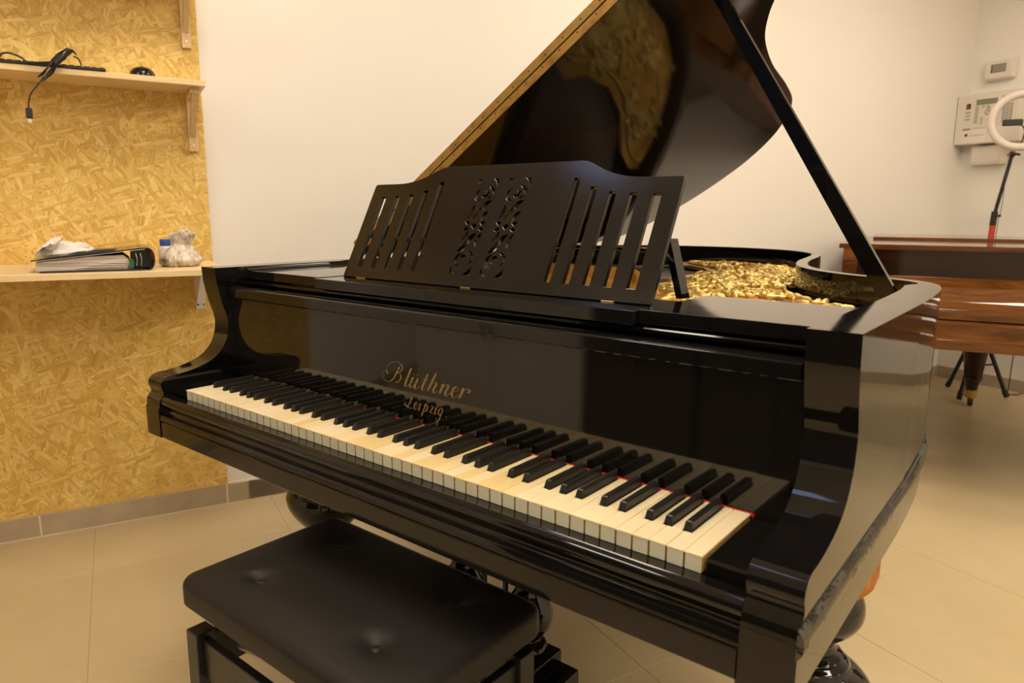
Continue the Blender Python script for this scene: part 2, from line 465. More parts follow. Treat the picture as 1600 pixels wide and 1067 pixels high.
# skirting of single tiles
def skirting(name, along0, along1, place, h, joints):
    root = wstruct(name, MB().box(*place(along0, along1, 0.0115, 0.0, h+.005)), 'mortar')
    js = [along0]+[j for j in joints if along0+.02 < j < along1-.02]+[along1]
    for a, b2 in zip(js[:-1], js[1:]):
        MB().box(*place(a+.003, b2-.003, 0.0125, 0.005, h), 0, 0.0006).obj('tile', 'skirt', root)
pl = lambda a, b2, d, z0, z1: ((a, -d, z0), (b2, 0.0, z1))
skirting('baseboard_left', S_START, S_END-.013, pl, 0.079, [0.121+P_T*k for k in range(-6, 9)]+[0.81])
pr = lambda a, b2, d, z0, z1: ((S_END-d, -b2, z0), (S_END, -a, z1))
skirting('baseboard_right', 0.0, N_END, pr, 0.085, [0.3+P_T*k for k in range(0, 9)])
# strand board panel on the left wall
o = MB().box((-1.2, -0.016, 0.0845), (0.735, -0.0005, ROOM_H-.02), 0, 0.001).obj('strand_board_panel', 'osb')
o.location = W(0, 0, 0); o.rotation_euler = (0, 0, WANG)
tag(o, 'yellow-brown oriented strand board covering the left part of the wall behind the shelves', 'wall panel')

# ceiling lights
lamp_spots = [(s_, n_) for s_ in (0.7, 2.6) for n_ in (1.15, 2.95, 4.6)]+[(4.15, 1.45), (4.45, 4.6), (-1.7, 1.6), (-1.7, 4.6)]
fm = MB().box((-.31, -.31, -.012), (.31, .31, 0.0)).mesh('lamp_frame'); fm.materials.append(M['lampframe'])
dm = MB().box((-.29, -.29, -.016), (.29, .29, -.0125)).mesh('lamp_diffuser'); dm.materials.append(M['lamp'])
for s_, n_ in lamp_spots:
    r_ = wframe('ceiling_light', s_, n_, ROOM_H-.0005, label='square flush ceiling light panel above the pianos, reflected in the polish', cat='ceiling light', group='ceiling light panels')
    for nm, me in (('lamp_frame', fm), ('lamp_diffuser', dm)):
        q = bpy.data.objects.new(nm, me); C.objects.link(q); q.parent = r_

m = mat('cool_diffuser', (1, 1, 1), 0.5); b = m.node_tree.nodes['Principled BSDF']
b.inputs['Emission Color'].default_value = (0.42, 0.55, 1.0, 1); b.inputs['Emission Strength'].default_value = 3.5
M['coollamp'] = m
for (x_, y_), lb_ in (((-.95, -.55), 'small cool white ceiling spot over the left end of the keyboard'), ((.10, -.55), 'small cool white ceiling spot over the middle of the keyboard')):
    r_ = empty('ceiling_spot', (x_, y_, ROOM_H-.0005), WANG, lb_, 'ceiling light')
    MB().box((-.15, -.15, -.012), (.15, .15, 0)).obj('lamp_frame', 'lampframe', r_)
    MB().box((-.135, -.135, -.016), (.135, .135, -.0125)).obj('lamp_diffuser', 'coollamp', r_)

# ================================================================== BLACK GRAND PIANO
piano = empty('grand_piano', (0, 0, 0), 0, 'black polished grand piano with raised lid, ivory keys and pierced music desk', 'piano')
def Kz(pts): return [(a, z+K) for a, z in pts]
RT = 0.2627
arm_front = [(0.1195, RT), (0.1205, .25), (.123, .222), (.1335, .176), (.1435, .142), (.1445, .122), (.139, .094), (.124, .067), (.098, .046), (.06, .0325), (.02, .0255), (-.006, .0235), (-.0185, .0185), (-.0255, .009), (-.0262, -.001), (-.0225, -.0115), (-.0225, -.0185), (-.028, -.0245), (-.0325, -.0315), (-.0335, -.041), (-.0335, -.0455), (-.0365, -.0485), (-.0365, -.112), (-.0355, -.116)]
af = cat_rom([(a, b, 0) for a, b in arm_front[:17]], 4)[:-1]
arm_prof = [(p[0], p[1]) for p in af] + arm_front[16:]
arm_prof = [arm_prof[0]] + [q for p, q in zip(arm_prof, arm_prof[1:]) if (abs(q[0]-p[0])+abs(q[1]-p[1])) > 1e-4]
XI, XO = 0.674, 0.736
YA = 0.50
for sg in (1, -1):
    a, b2 = (XI, XO) if sg > 0 else (-XO, -XI)
    MB().extr(Kz(arm_prof+[(YA, -.116), (YA, RT)]), a, b2).obj('case_arm', 'black', piano, 25)
# rim
out_r = [(.736, .5), (.7335, .60), (.729, .70), (.720, .79), (.702, .87), (.665, .93), (.60, .975), (.52, 1.02), (.445, 1.085), (.385, 1.17), (.335, 1.28), (.285, 1.47), (.248, 1.69), (.206, 1.87), (.14, 1.995), (.03, 2.115), (-.12, 2.19), (-.3, 2.205), (-.46, 2.175), (-.61, 2.10), (-.70, 1.98), (-.736, 1.78), (-.736, 1.5), (-.736, 1.0), (-.736, .5)]
outer = [Vector((p[0], p[1])) for p in cat_rom([(a, b, 0) for a, b in out_r], 5)]
def rim_thick(p):
    if p[0] < 0: return .040
    f = min(1, max(0, (p[1]-.80)/.09)); f = f*f*(3-2*f)
    return .062-.032*f
inner = offset_path(outer, rim_thick)
def wall_strip(outer, inner, z0, z1):
    mb = MB(); n = len(outer)
    vs = [(p.x, p.y, z1) for p in outer]+[(p.x, p.y, z1) for p in inner]+[(p.x, p.y, z0) for p in outer]+[(p.x, p.y, z0) for p in inner]
    fs = []
    for i in range(n-1):
        fs += [(i, i+1, n+i+1, n+i), (2*n+i, 3*n+i, 3*n+i+1, 2*n+i+1), (i, 2*n+i, 2*n+i+1, i+1), (n+i, n+i+1, 3*n+i+1, 3*n+i)]
    fs += [(0, n, 3*n, 2*n), (n-1, 3*n-1, 4*n-1, 2*n-1)]
    return mb.add(vs, fs)
wall_strip(outer, inner, K-.116, K+RT).obj('rim', 'black', piano, 40)
# worn half-round moulding along the sides
def moulding(path, z, ry, rz):
    mb = MB(); seg = 9
    vs = []; fs = []
    n = len(path)
    for i, p in enumerate(path):
        a = path[max(i-1, 0)]; b2 = path[min(i+1, n-1)]
        t = (b2-a).normalized(); nn = Vector((t.y, -t.x))
        for k in range(seg):
            an = -pi/2+pi*k/(seg-1)
            vs.append((p.x+nn.x*cos(an)*ry, p.y+nn.y*cos(an)*ry, z+sin(an)*rz))
    for i in range(n-1):
        for k in range(seg-1): fs.append((i*seg+k, (i+1)*seg+k, (i+1)*seg+k+1, i*seg+k+1))
    fs += [tuple(range(seg)), tuple((n-1)*seg+k for k in range(seg-1, -1, -1))]
    for i in range(n-1): fs.append((i*seg, i*seg+seg-1, (i+1)*seg+seg-1, (i+1)*seg))
    return mb.add(vs, fs)
side = [Vector((XO-.001, -.040+.03*k)) for k in range(18)]+outer[1:24]
moulding(side, K-.044, .008, .0165).obj('side_moulding', 'worn', piano, 50)
sl = [Vector((-p.x, p.y)) for p in reversed(side[6:19])]
moulding(sl, K-.044, .008, .0165).obj('side_moulding', 'worn', piano, 50)
# keybed, keyslip, cheek blocks
MB().box((-XI+.0005, -.0345, K-.116), (XI-.0005, .55, K-.078), 0, .002).obj('keybed', 'black', piano)
ks = [(-.0015, -.0225), (-.015, -.0225), (-.0215, -.0215), (-.0270, -.0245), (-.0302, -.0305), (-.0306, -.037), (-.0275, -.0435), (-.0235, -.0475), (-.0225, -.052), (-.0235, -.0565), (-.0275, -.0600), (-.0330, -.0615), (-.0350, -.0650), (-.0350, -.0745), (-.0330, -.0765), (-.0015, -.0765)]
MB().extr(Kz(ks), -XI+.001, XI-.001).obj('keyslip', 'black', piano, 35)
for sg in (1, -1):
    a, b2 = (.6155, XI-.0006) if sg > 0 else (-XI+.0006, -.6155)
    MB().box((a, .004, K-.0215), (b2, .157, K-.0035), 0, .0012).obj('cheek_block', 'black', piano)
# keys
KW = 1.225/52
def kx(t): return (t-26)*KW
letters = ['A', 'B']+['C', 'D', 'E', 'F', 'G', 'A', 'B']*7+['C']
has_sharp = lambda i: letters[i] in 'CDFGA' and i < 51
soff = {'C': -.0028, 'D': .0028, 'F': -.0038, 'G': 0.0, 'A': .0038}
def white_mesh(lc, rc):
    """lc, rc: width cut away at the rear left / right"""
    g = .0004; yb = .0495; w = KW
    pr_ = [(g, 0), (w-g, 0)]
    if rc > 0: pr_ += [(w-g, yb), (w-rc, yb), (w-rc, .1545)]
    else: pr_ += [(w-g, .1545)]
    if lc > 0: pr_ += [(lc, .1545), (lc, yb), (g, yb)]
    else: pr_ += [(g, .1545)]
    mb = MB()
    n = len(pr_); b_ = .0007
    top = [(x, y) for x, y in pr_]
    def ins(d):   # inset front and sides of the front edge only
        return [(x+(d if abs(x-g) < 1e-6 else (-d if abs(x-(w-g)) < 1e-6 else 0)), y+(d if y == 0 else 0)) for x, y in pr_]
    rings = [(ins(b_), 0.0), (top, -b_), (top, -.0024), (ins(.0009), -.0026), (ins(.0009), -.0224)]
    vs = []; fs = []; mi = []
    for pts, z in rings: vs += [(x, y, z) for x, y in pts]
    fs.append(tuple(range(n))); mi.append(0)
    for r in range(len(rings)-1):
        for i in range(n):
            j = (i+1) % n
            fs.append((r*n+i, (r+1)*n+i, (r+1)*n+j, r*n+j))
            ax = abs(pts_n(pr_, i, j))
            if r < 2: mi.append(0)
            else: mi.append(2 if ax > .5 else 1)
    fs.append(tuple((len(rings)-1)*n+i for i in range(n-1, -1, -1))); mi.append(2)
    mb.v = vs; mb.f = fs; mb.mi = mi
    me = mb.mesh('white_key')
    for k in ('ivory', 'keyfront', 'keywood'): me.materials.append(M[k])
    return me
def pts_n(p, i, j):
    dx = p[j][0]-p[i][0]; dy = p[j][1]-p[i][1]; l = sqrt(dx*dx+dy*dy); return dy/l
BW = .0128
wcache = {}
for i in range(52):
    lc = rc = 0.0
    if has_sharp(i): rc = BW/2+.0008 - soff[letters[i]]
    if i > 0 and has_sharp(i-1): lc = BW/2+.0008 + soff[letters[i-1]]
    key = (round(lc, 4), round(rc, 4))
    if key not in wcache: wcache[key] = white_mesh(*key)
    o = bpy.data.objects.new('white_key', wcache[key]); C.objects.link(o); o.parent = piano
    o.location = (kx(i), 0, K+random.uniform(-.0003, .0002))
    y = random.random()
    if i in (17, 24, 25, 26, 29, 31, 32, 35, 37, 38): col = (0.80, 0.63, 0.30)
    elif i in (14, 15, 18, 22, 33, 39): col = (0.85, 0.70, 0.40)
    elif i < 40: col = (0.88, 0.77-.05*y, 0.55-.12*y)
    else: col = (0.87, 0.765-.02*y, 0.515-.04*y)
    o.color = (*col, 1)
bmh = MB()
hb = .0118
rings = [(0, .0, .0064, .0, .1), (.0, .0, .0060, .0085, .1)]
b1 = [(-.0058, .0000, -.020), (.0058, .0, -.020), (.0058, .0980, -.020), (-.0058, .0980, -.020)]
b2_ = [(-.0056, .0012, .0015), (.0056, .0012, .0015), (.0056, .0980, .0015), (-.0056, .0980, .0015)]
b3 = [(-.0047, .0045, hb-.0012), (.0047, .0045, hb-.0012), (.0050, .0980, hb-.0012), (-.0050, .0980, hb-.0012)]
b4 = [(-.0037, .0062, hb), (.0037, .0062, hb), (.0040, .0980, hb), (-.0040, .0980, hb)]
bmh.add(b1+b2_+b3+b4, [(3, 2, 1, 0)]+[(r*4+i, r*4+(i+1) % 4, (r+1)*4+(i+1) % 4, (r+1)*4+i) for r in range(3) for i in range(4)]+[(12, 13, 14, 15)])
bme = bmh.mesh('black_key'); bme.materials.append(M['ebony'])
for i in range(52):
    if has_sharp(i):
        o = bpy.data.objects.new('black_key', bme); C.objects.link(o); o.parent = piano
        o.location = (kx(i+1)+soff[letters[i]], .051, K+random.uniform(-.0003, .0003))
# fallboard with lettering, felt strip, top rail
FB0, FB1, FBZ = .1578, .1592, .193
fbp = [(FB0, .0012), (FB1, FBZ), (FB1+.018, FBZ), (FB0+.018, .0012)]
fall = MB().extr(Kz(fbp), -XI+.001, XI-.001).obj('fallboard', 'black_front', piano)
MB().extr(Kz([(.1500, .1905), (.1478, .193), (.1478, .2105), (.1498, .2140), (.155, .2165), (.1785, .2165), (.1785, .1905)]), -XI+.006, XI-.0095).obj('top_rail', 'black', fall, 30)
MB().box((-.6125, .1548, K-.004), (.6165, .1577, K+.0006)).obj('felt_strip', 'felt', fall)
MB().box((-.60, .1585, K-.02), (.60, .20, K+.0008)).obj('key_backing', 'ebony', piano)
def fbpt(x, tt, off=.0004):
    d = Vector((0, FB1-FB0, FBZ-.0025)).normalized(); nn = Vector((0, -d.z, d.y))
    return Vector((x, FB0, .0025+K))+d*tt+nn*off
def ribbon(mb, pts, thick, thin, z):
    P = cat_rom([(a, b, 0) for a, b in pts], 9)
    L = []; R = []
    n = len(P)
    for i, p in enumerate(P):
        d = (P[min(i+1, n-1)]-P[max(i-1, 0)])
        if d.length < 1e-9: d = Vector((1, 0, 0))
        d.normalize()
        dn = max(0.0, -d.y)
        e = min(1.0, min(i, n-1-i)/3.0+.35)
        w = (thin+(thick-thin)*dn**1.6)*e/2
        nn = Vector((-d.y, d.x, 0))
        L.append(p+nn*w); R.append(p-nn*w)
    vs = [fbpt(q.x, q.y, z) for q in L]+[fbpt(q.x, q.y, z) for q in R]
    mb.add(vs, [(i, i+1, n+i+1, n+i) for i in range(n-1)])
def dot(mb, x, y, r, z):
    vs = [fbpt(x+r*cos(2*pi*k/10), y+r*sin(2*pi*k/10), z) for k in range(10)]
    mb.add(vs, [tuple(range(10))])
G = {
 'B': [[(.60, 1.62), (.42, 1.05), (.18, .35), (-.15, .0), (-.55, .08), (-.78, .48), (-.66, .92), (-.44, .98), (-.34, .72)],
       [(-.52, .95), (-.42, 1.5), (-.02, 1.92), (.45, 1.98), (.82, 1.62), (.74, 1.22), (.48, 1.02), (.36, .98)],
       [(.40, 1.0), (.70, .92), (.80, .60), (.62, .18), (.34, .02)]],
 'l': [[(.47, 1.86), (.25, 1.05), (.06, .3), (.10, .02), (.28, .04), (.48, .34)]],
 'u': [[(-.02, .7), (.2, 1.0), (.12, .62), (.02, .22), (.1, .0), (.3, .1), (.52, .52), (.66, .98)], [(.70, 1.02), (.55, .5), (.48, .2), (.56, .0), (.74, .08), (.92, .36)]],
 't': [[(.46, 1.62), (.25, .95), (.06, .28), (.12, .0), (.3, .06), (.44, .3)], [(.02, 1.04), (.28, 1.10), (.56, 1.06)]],
 'h': [[(.50, 1.86), (.25, .95), (.0, .0)], [(.08, .32), (.34, .86), (.56, 1.0), (.60, .76), (.46, .28), (.50, .0), (.66, .05), (.84, .32)]],
 'n': [[(.02, .74), (.2, 1.0), (.2, .78), (.0, .0)], [(.08, .32), (.36, .86), (.58, 1.0), (.62, .76), (.48, .28), (.52, .0), (.68, .05), (.86, .32)]],
 'e': [[(.12, .45), (.38, .62), (.46, .86), (.32, 1.0), (.12, .78), (.02, .38), (.12, .03), (.32, .04), (.54, .32)]],
 'r': [[(-.02, .72), (.2, 1.0), (.2, .78), (.0, -.04)], [(.06, .34), (.34, .86), (.56, 1.0), (.74, .86), (.62, .66), (.52, .76)]],
 'L': [[(-.36, .62), (-.62, .52), (-.52, .22), (-.12, .34), (.34, 1.1), (.52, 1.62), (.40, 1.72), (.26, 1.3), (.08, .55), (-.2, .06), (-.42, .08), (-.36, .24), (.0, .12), (.36, -.04), (.62, .12)]],
 'i': [[(.0, .66), (.2, 1.0), (.1, .5), (.02, .16), (.12, .0), (.34, .28)]],
 'p': [[(.02, .66), (.26, 1.05), (.05, .1), (-.14, -.75)], [(.12, .5), (.4, .96), (.58, .74), (.46, .2), (.2, .04)]],
 'z': [[(.02, .72), (.16, .96), (.46, .92)], [(.46, .92), (.22, .5), (.0, .04)], [(.0, .06), (.24, .1), (.5, .04)]],
 'g': [[(.56, .84), (.34, 1.0), (.06, .66), (.06, .16), (.26, .06), (.5, .5), (.60, .96)], [(.60, .96), (.44, .2), (.26, -.5), (.02, -.82), (-.2, -.66), (-.08, -.4)]],
}
mb = MB(); z_ = .0004
def glyph(ch, x, y, sx, sy, thick, thin, shear=.20):
    global z_
    for st in G[ch]:
        z_ += .00001
        ribbon(mb, [(x+a*sx+shear*b*sy, y+b*sy) for a, b in st], thick, thin, z_)
BY = .0640
glyph('B', -.1065, BY+.002, .0335, .0212, .0040, .0009)
for ch, x, sx in (('l', -.0670, .026), ('u', -.0535, .029), ('t', -.0210, .026), ('h', -.0045, .032), ('n', .0260, .031), ('e', .0560, .032), ('r', .0760, .030)):
    glyph(ch, x, BY, sx, .0208, .0058, .0010)
for x in (-.0390, -.0300): dot(mb, x, BY+.0275, .0013, .00085)
BL = .0230
for ch, x in (('L', -.0570), ('e', -.0425), ('i', -.0295), ('p', -.0170), ('z', .0005), ('i', .0130), ('g', .0225)):
    glyph(ch, x, BL, .0175, .0150, .0032, .0009)
dot(mb, -.0225, BL+.0200, .0009, .0009); dot(mb, .0200, BL+.0200, .0009, .0009); dot(mb, .0440, BL+.001, .0011, .0009)
tag(mb.obj('lettering', 'goldleaf', fall), 'faded gold script maker lettering')
# upper front: recess board, felt rod, side panels, desk tray
MB().box((-XI+.001, .222, K+.17), (XI-.001, .232, K+.2325)).obj('recess_board', 'black', piano)
MB().box((-XI+.001, .201, K+.2165), (XI-.001, .222, K+.2275), 0, .003, 2).obj('front_bead', 'black', piano)
PT = .2535
for sg in (1, -1):
    a, b2 = (.4075, XI-.0006) if sg > 0 else (-XI+.0006, -.3815)
    MB().box((a, .199, K+.2325), (b2, .448, K+PT), 0, .0016, 2).obj('side_panel', 'black', piano, 40)
    # cove rising to the arm
    w_ = .017
    cv = []
    for k in range(7):
        an = pi/2*k/6
        cv.append((XI-.0006-w_+w_*sin(an), PT+.0002+(RT-PT-.0004)*(1-cos(an))))
    cv.append((XI-.0006, PT+.0002))
    if sg < 0: cv = [(-x, z) for x, z in cv]
    MB().extr([(x, z+K) for x, z in cv], .2005, .446, axis='y').obj('arm_cove', 'black', piano, 40)
tray = MB().box((-.3805, .186, K+.2300), (.4065, .345, K+.2522), 0, .0016, 2).obj('desk_tray', 'black', piano, 40)
# ---- music desk
DB = Vector((0, .256, .2530+K)); DD = Vector((0, .102, .1995)).normalized(); DN = Vector((0, -DD.z, DD.y))   # DN towards the player
DXC = .014; DW = .382; DTH = .008
def top_edge():
    pts = [(DW, .2285), (.30, .2290), (.262, .2335), (.228, .2435), (.205, .2545), (.185, .2635), (.171, .2660)]
    c = cat_rom([(x, y, 0) for x, y in pts], 5)
    r_ = [(p.x, p.y) for p in c]
    l_ = [(-x, y) for x, y in reversed(r_)]
    return r_+l_
def desk_curve():
    cu = bpy.data.curves.new('desk', 'CURVE'); cu.dimensions = '2D'; cu.fill_mode = 'BOTH'; cu.extrude = DTH/2; cu.bevel_depth = .0008; cu.bevel_resolution = 1
    def spl(pts):
        s = cu.splines.new('POLY'); s.points.add(len(pts)-1); s.use_cyclic_u = True
        for p, q in zip(s.points, pts): p.co = (q[0], q[1], 0, 1)
    te = top_edge()
    rc = [(DW-.006+.006*cos(a), te[0][1]-.006+.006*sin(a)) for a in [0, pi/8, pi/4, 3*pi/8, pi/2]]
    lc = [(-x, y) for x, y in reversed(rc)]
    spl([(-DW, .0015), (DW, .0015)]+rc+te[1:-1]+lc)
    # slots
    slots = [(.1785, .1935, .2330, .2285), (.2190, .2345, .2140, .2105), (.2600, .2762, .2035, .2020), (.3020, .3190, .2000, .1995), (.3460, .3640, .1985, .1980)]
    for a, b2, ta, tb in slots:
        a -= DXC; b2 -= DXC
        spl([(a, .0240), (b2, .0240), (b2, tb), (a, ta)])
        spl([(-b2, .0240), (-a, .0240), (-a, ta), (-b2, tb)])
    # scroll piercings: two columns, upper half mirrored to the lower half
    def cres(cx, cy, r0, r1, a0, a1, shift=(0, 0), n=14):
        o_ = []; i_ = []
        for k in range(n+1):
            t_ = a0+(a1-a0)*k/n
            f = sin(pi*k/n)
            rm = r0; w = (r1-r0)*f+.0006
            o_.append((cx+(rm+w)*cos(t_)+shift[0]*k/n, cy+(rm+w)*sin(t_)+shift[1]*k/n)); i_.append((cx+rm*cos(t_)+shift[0]*k/n, cy+rm*sin(t_)+shift[1]*k/n))
        return o_+i_[::-1]
    def leaf(p0, p1, w0, bend, n=10):
        p0 = Vector(p0); p1 = Vector(p1); d = p1-p0; nn = Vector((-d.y, d.x)).normalized()
        A = []; B = []
        for k in range(n+1):
            t_ = k/n; c = p0+d*t_+nn*bend*sin(pi*t_); w = w0*sin(pi*t_)**.8+.0003
            A.append(tuple(c+nn*w)); B.append(tuple(c-nn*w))
        return A+B[::-1]
    for cx, mir in ((-.0270-DXC, 1), (.0535-DXC, 1)):
        for vs in (1, -1):
            cy0 = .1305
            def T(pts):
                return [(cx+(x if vs > 0 else -x), cy0+vs*y) for x, y in pts]
            # spiral volute in the upper half (centre 0,.072)
            spl(T(cres(.000, .0725, .0042, .0120, radians(-170), radians(80))))
            spl(T(cres(.000, .0725, .0150, .0245, radians(72), radians(-62))))
            spl(T(cres(-.001, .0725, .0165, .0245, radians(140), radians(262))))
            spl(T([(-.0278, .1050), (-.0085, .1050), (-.0170, .0985), (-.0235, .0920), (-.0272, .0830)]))
            spl(T([(.0278, .1050), (.0105, .1050), (.0190, .0985), (.0250, .0900), (.0275, .0800)]))
            spl(T(leaf((.0262, .058), (.0060, .0285), .0062, -.0060)))
            spl(T(leaf((.0040, .0465), (-.0125, .0150), .0060, .0055)))
            spl(T(leaf((-.0185, .0485), (-.0255, .0130), .0055, .0045)))
            spl(T(leaf((.0255, .0330), (.0120, .0085), .0048, -.0045)))
            spl(T([(-.0280, .0085), (-.0195, .0010), (-.0120, .0070), (-.0205, .0115)]))
            spl(T([(.0280, .0085), (.0185, .0010), (.0115, .0062), (.0205, .0118)]))
        spl([(cx-.0085, cy0), (cx, cy0-.008), (cx+.0085, cy0), (cx, cy0+.008)])
    ob = bpy.data.objects.new('tmp', cu); C.objects.link(ob)
    dg = bpy.context.evaluated_depsgraph_get()
    me = bpy.data.meshes.new_from_object(ob.evaluated_get(dg)); bpy.data.objects.remove(ob); bpy.data.curves.remove(cu)
    return me
me = desk_curve()
for v in me.vertices:
    x, y, z = v.co
    v.co = DB+Vector((x+DXC, 0, 0))+DD*y+DN*(z-DTH/2)
for p in me.polygons: p.use_smooth = False
me.materials.clear()
desk = link('music_desk', me, 'satin', piano)
for xa, xb in ((-.327, -.290), (-.015, .0184), (.3024, .3346)):
    mbh = MB().box((xa+.004, -.0008, -.0004), (xb-.004, .0006, .0010))
    mbh.xf(lambda v: DB+Vector((v.x, 0, 0))+DD*v.z+DN*(-v.y))
    mbh.obj('desk_hinge', 'brass', desk)
for xs in (.388, -.35):
    p0 = DB+DD*.115+Vector((xs, .012, 0)); p1 = Vector((xs+.012, .352, K+.2555))
    d = (p1-p0)
    mbs = MB(); w = .014
    pts = [(p0.x-.006, p0.y, p0.z), (p0.x+.006, p0.y, p0.z)]
    yo = Vector((0, .028, 0))
    vs = [p0+Vector((-.006, 0, 0)), p0+Vector((.006, 0, 0)), p0+yo+Vector((.006, 0, 0)), p0+yo+Vector((-.006, 0, 0))]
    vs += [q+d for q in vs]
    mbs.add(vs, [(0, 1, 2, 3), (7, 6, 5, 4), (0, 4, 5, 1), (1, 5, 6, 2), (2, 6, 7, 3), (3, 7, 4, 0)])
    mbs.obj('desk_strut', 'black', piano)
bar = MB(); bar.tube([(-.36, .402, K+.3325), (.372, .402, K+.3325)], .004, 8); bar.obj('desk_support_rod', 'satin', desk, 60)
kn = MB(); kn.blob((-.377, .352, K+.345), (.006, .007, .007)); kn.obj('desk_knob', 'satin', desk, 60)

# ---- lid
TH = radians(33.0); LX, LZ = -.738, .2705+K
LT = .021
def lidpt(s, y, h): return Vector((LX+s*cos(TH)-h*sin(TH), y, LZ+s*sin(TH)+h*cos(TH)))
lo = offset_path(outer, -.014)
lo = [p for p in lo if p.y > .600]
YF = .600
lid_out = [(.752, YF)]+[(p.x, p.y) for p in lo if p.x > -.72]
lid_out = [(x+.74, y) for x, y in lid_out]
lid_out += [(0.0, 1.86), (0.0, YF)]
def slab(outline, h0, h1, inset=0.0):
    n = len(outline)
    vs = [lidpt(s, y, h0) for s, y in outline]+[lidpt(s, y, h1) for s, y in outline]
    return MB().add(vs, [(i, (i+1) % n, n+(i+1) % n, n+i) for i in range(n)]+[tuple(range(n-1, -1, -1)), tuple(range(n, 2*n))])
lid = slab(lid_out, 0, LT).obj('lid', 'black_lid', piano, 35)
flap = [(0.005, YF), (1.488, YF), (1.488, .96), (1.40, 1.02), (.06, 1.02), (.005, .96)]
slab(flap, LT+.0012, 2*LT+.0012).obj('folded_front_lid', 'black', lid)
for h0 in (0.0012, LT+.0024):
    hg = slab([(.004, YF-.0012), (1.48, YF-.0012), (1.48, YF-.0001), (.004, YF-.0001)], h0, h0+LT-.0024)
    h_ = hg.obj('lid_hinge', 'hinge', lid)
    sc = MB()
    for k in range(27):
        c = lidpt(.03+k*.055+(.0 if h0 < .01 else .02), YF-.0014, h0+LT*.5+(.003 if h0 < .01 else -.002))
        e1 = Vector((cos(TH), 0, sin(TH))); e2 = Vector((-sin(TH), 0, cos(TH)))
        sc.add([c+e1*(.0022*cos(2*pi*j/8))+e2*(.0022*sin(2*pi*j/8)) for j in range(8)], [tuple(range(8))])
    sc.obj('hinge_screws', 'darkscrew', h_)['kind'] = 'stuff'
# prop stick and catch
p0 = Vector((.628, .86, K+.222)); p1 = lidpt(1.146, .80, -.006)
d = (p1-p0); ax = d.normalized(); e1 = ax.cross(Vector((0, 1, 0))).normalized(); e2 = ax.cross(e1)
vs = []
for q, w, t_ in ((p0, .0165, .011), (p0+d*.15, .0165, .011), (p0+d*.97, .0125, .0095), (p1, .008, .007)):
    for a, b2 in ((-1, -1), (1, -1), (1, 1), (-1, 1)): vs.append(q+e1*(w*a)+e2*(t_*b2))
fs = [(3, 2, 1, 0), (12, 13, 14, 15)]+[(r*4+i, r*4+(i+1) % 4, (r+1)*4+(i+1) % 4, (r+1)*4+i) for r in range(3) for i in range(4)]
bmp = bmesh.new(); bvs = [bmp.verts.new(v) for v in vs]
for f in fs: bmp.faces.new([bvs[i] for i in f])
bmesh.ops.bevel(bmp, geom=bmp.edges[:], offset=.002, segments=2, affect='EDGES')
MB().bm(bmp).obj('lid_prop', 'black', piano, 40)
cb = MB(); cc = lidpt(1.10, 1.07, -.007)
cb.tube([cc+Vector((0, -.012, 0)), cc+Vector((.004, 0, -.012)), cc+Vector((0, .012, 0))], .0045, 6); cb.obj('lid_catch', 'brass', lid, 60)

# ---- inside: soundboard, iron frame, strings, relief
in2 = offset_path(outer, .056)
poly = [(p.x, p.y) for p in in2]+[(-.672, .455), (.672, .455)]
MB().extr(poly, K+.130, K+.140, axis='z').obj('soundboard', 'soundboard', piano)
PZ = .196
fr = [(.665, .47), (.672, .62), (.655, .80), (.60, .895), (.5, .955)]
bent = [(p.x, p.y) for p in in2 if p.y > .955 and p.x > -.42]
plate_out = [(-.672, .46), (.672, .46), (.672, .70), (.645, .84)] + bent + [(-.42, 2.06), (-.36, 1.95), (-.2, 1.82), (-.12, 1.68), (-.10, 1.5), (-.13, 1.38), (-.05, 1.22), (-.05, 1.10), (-.10, .96), (-.18, .87), (-.32, .82), (-.5, .80), (-.672, .80)]
bmp = bmesh.new()
plate = MB().extr(plate_out, K+PZ-.012, K+PZ, axis='z').obj('iron_frame', 'goldplate', piano)
# flat pin block cover ending in a raised bar beside the music desk
MB().extr([(-.66, .50), (-.08, .50), (.02, .60), (.03, .80), (-.01, .98), (-.08, 1.055), (-.2, 1.07), (-.66, 1.085)], K+PZ, K+PZ+.014, axis='z').obj('pin_block_cover', 'goldplate', plate)
bar_path = [Vector((p.x, p.y)) for p in cat_rom([(-.66, 1.095, 0), (-.42, 1.09, 0), (-.2, 1.08, 0), (-.075, 1.06, 0), (-.005, .985, 0), (.035, .87, 0)], 8)]
bar_in = offset_path(bar_path, -.022)
mbb = MB(); nb_ = len(bar_path); vs = []
def bar_h(i): return K+(.242 if i < nb_*.55 else .242-.032*(sin((i-nb_*.55)/(nb_*.45)*pi/2)**2))
for i in range(nb_):
    for q, z in ((bar_path[i], K+PZ), (bar_path[i], bar_h(i)-.004), ((bar_path[i]*.7+bar_in[i]*.3), bar_h(i)), ((bar_path[i]*.3+bar_in[i]*.7), bar_h(i)), (bar_in[i], bar_h(i)-.004), (bar_in[i], K+PZ)): vs.append((q.x, q.y, z))
fs = [tuple(range(6)), tuple((nb_-1)*6+k for k in range(5, -1, -1))]
for i in range(nb_-1):
    for k in range(6): fs.append((i*6+k, (i+1)*6+k, (i+1)*6+(k+1) % 6, i*6+(k+1) % 6))
mbb.add(vs, fs).obj('frame_bar', 'goldplate', plate, 50)
# round holes at the treble end
for (hx, hy, hr) in ((.395, .935, .013), (.365, .96, .013), (.43, .925, .012), (.345, .99, .011), (.46, .90, .011), (.385, .905, .010)):
    MB().lathe([(hr, K+PZ+.0006), (hr, K+PZ+.0012), (hr*.9, K+PZ+.0014)], (hx, hy, 0), 16).obj('frame_hole', 'darkscrew', plate)
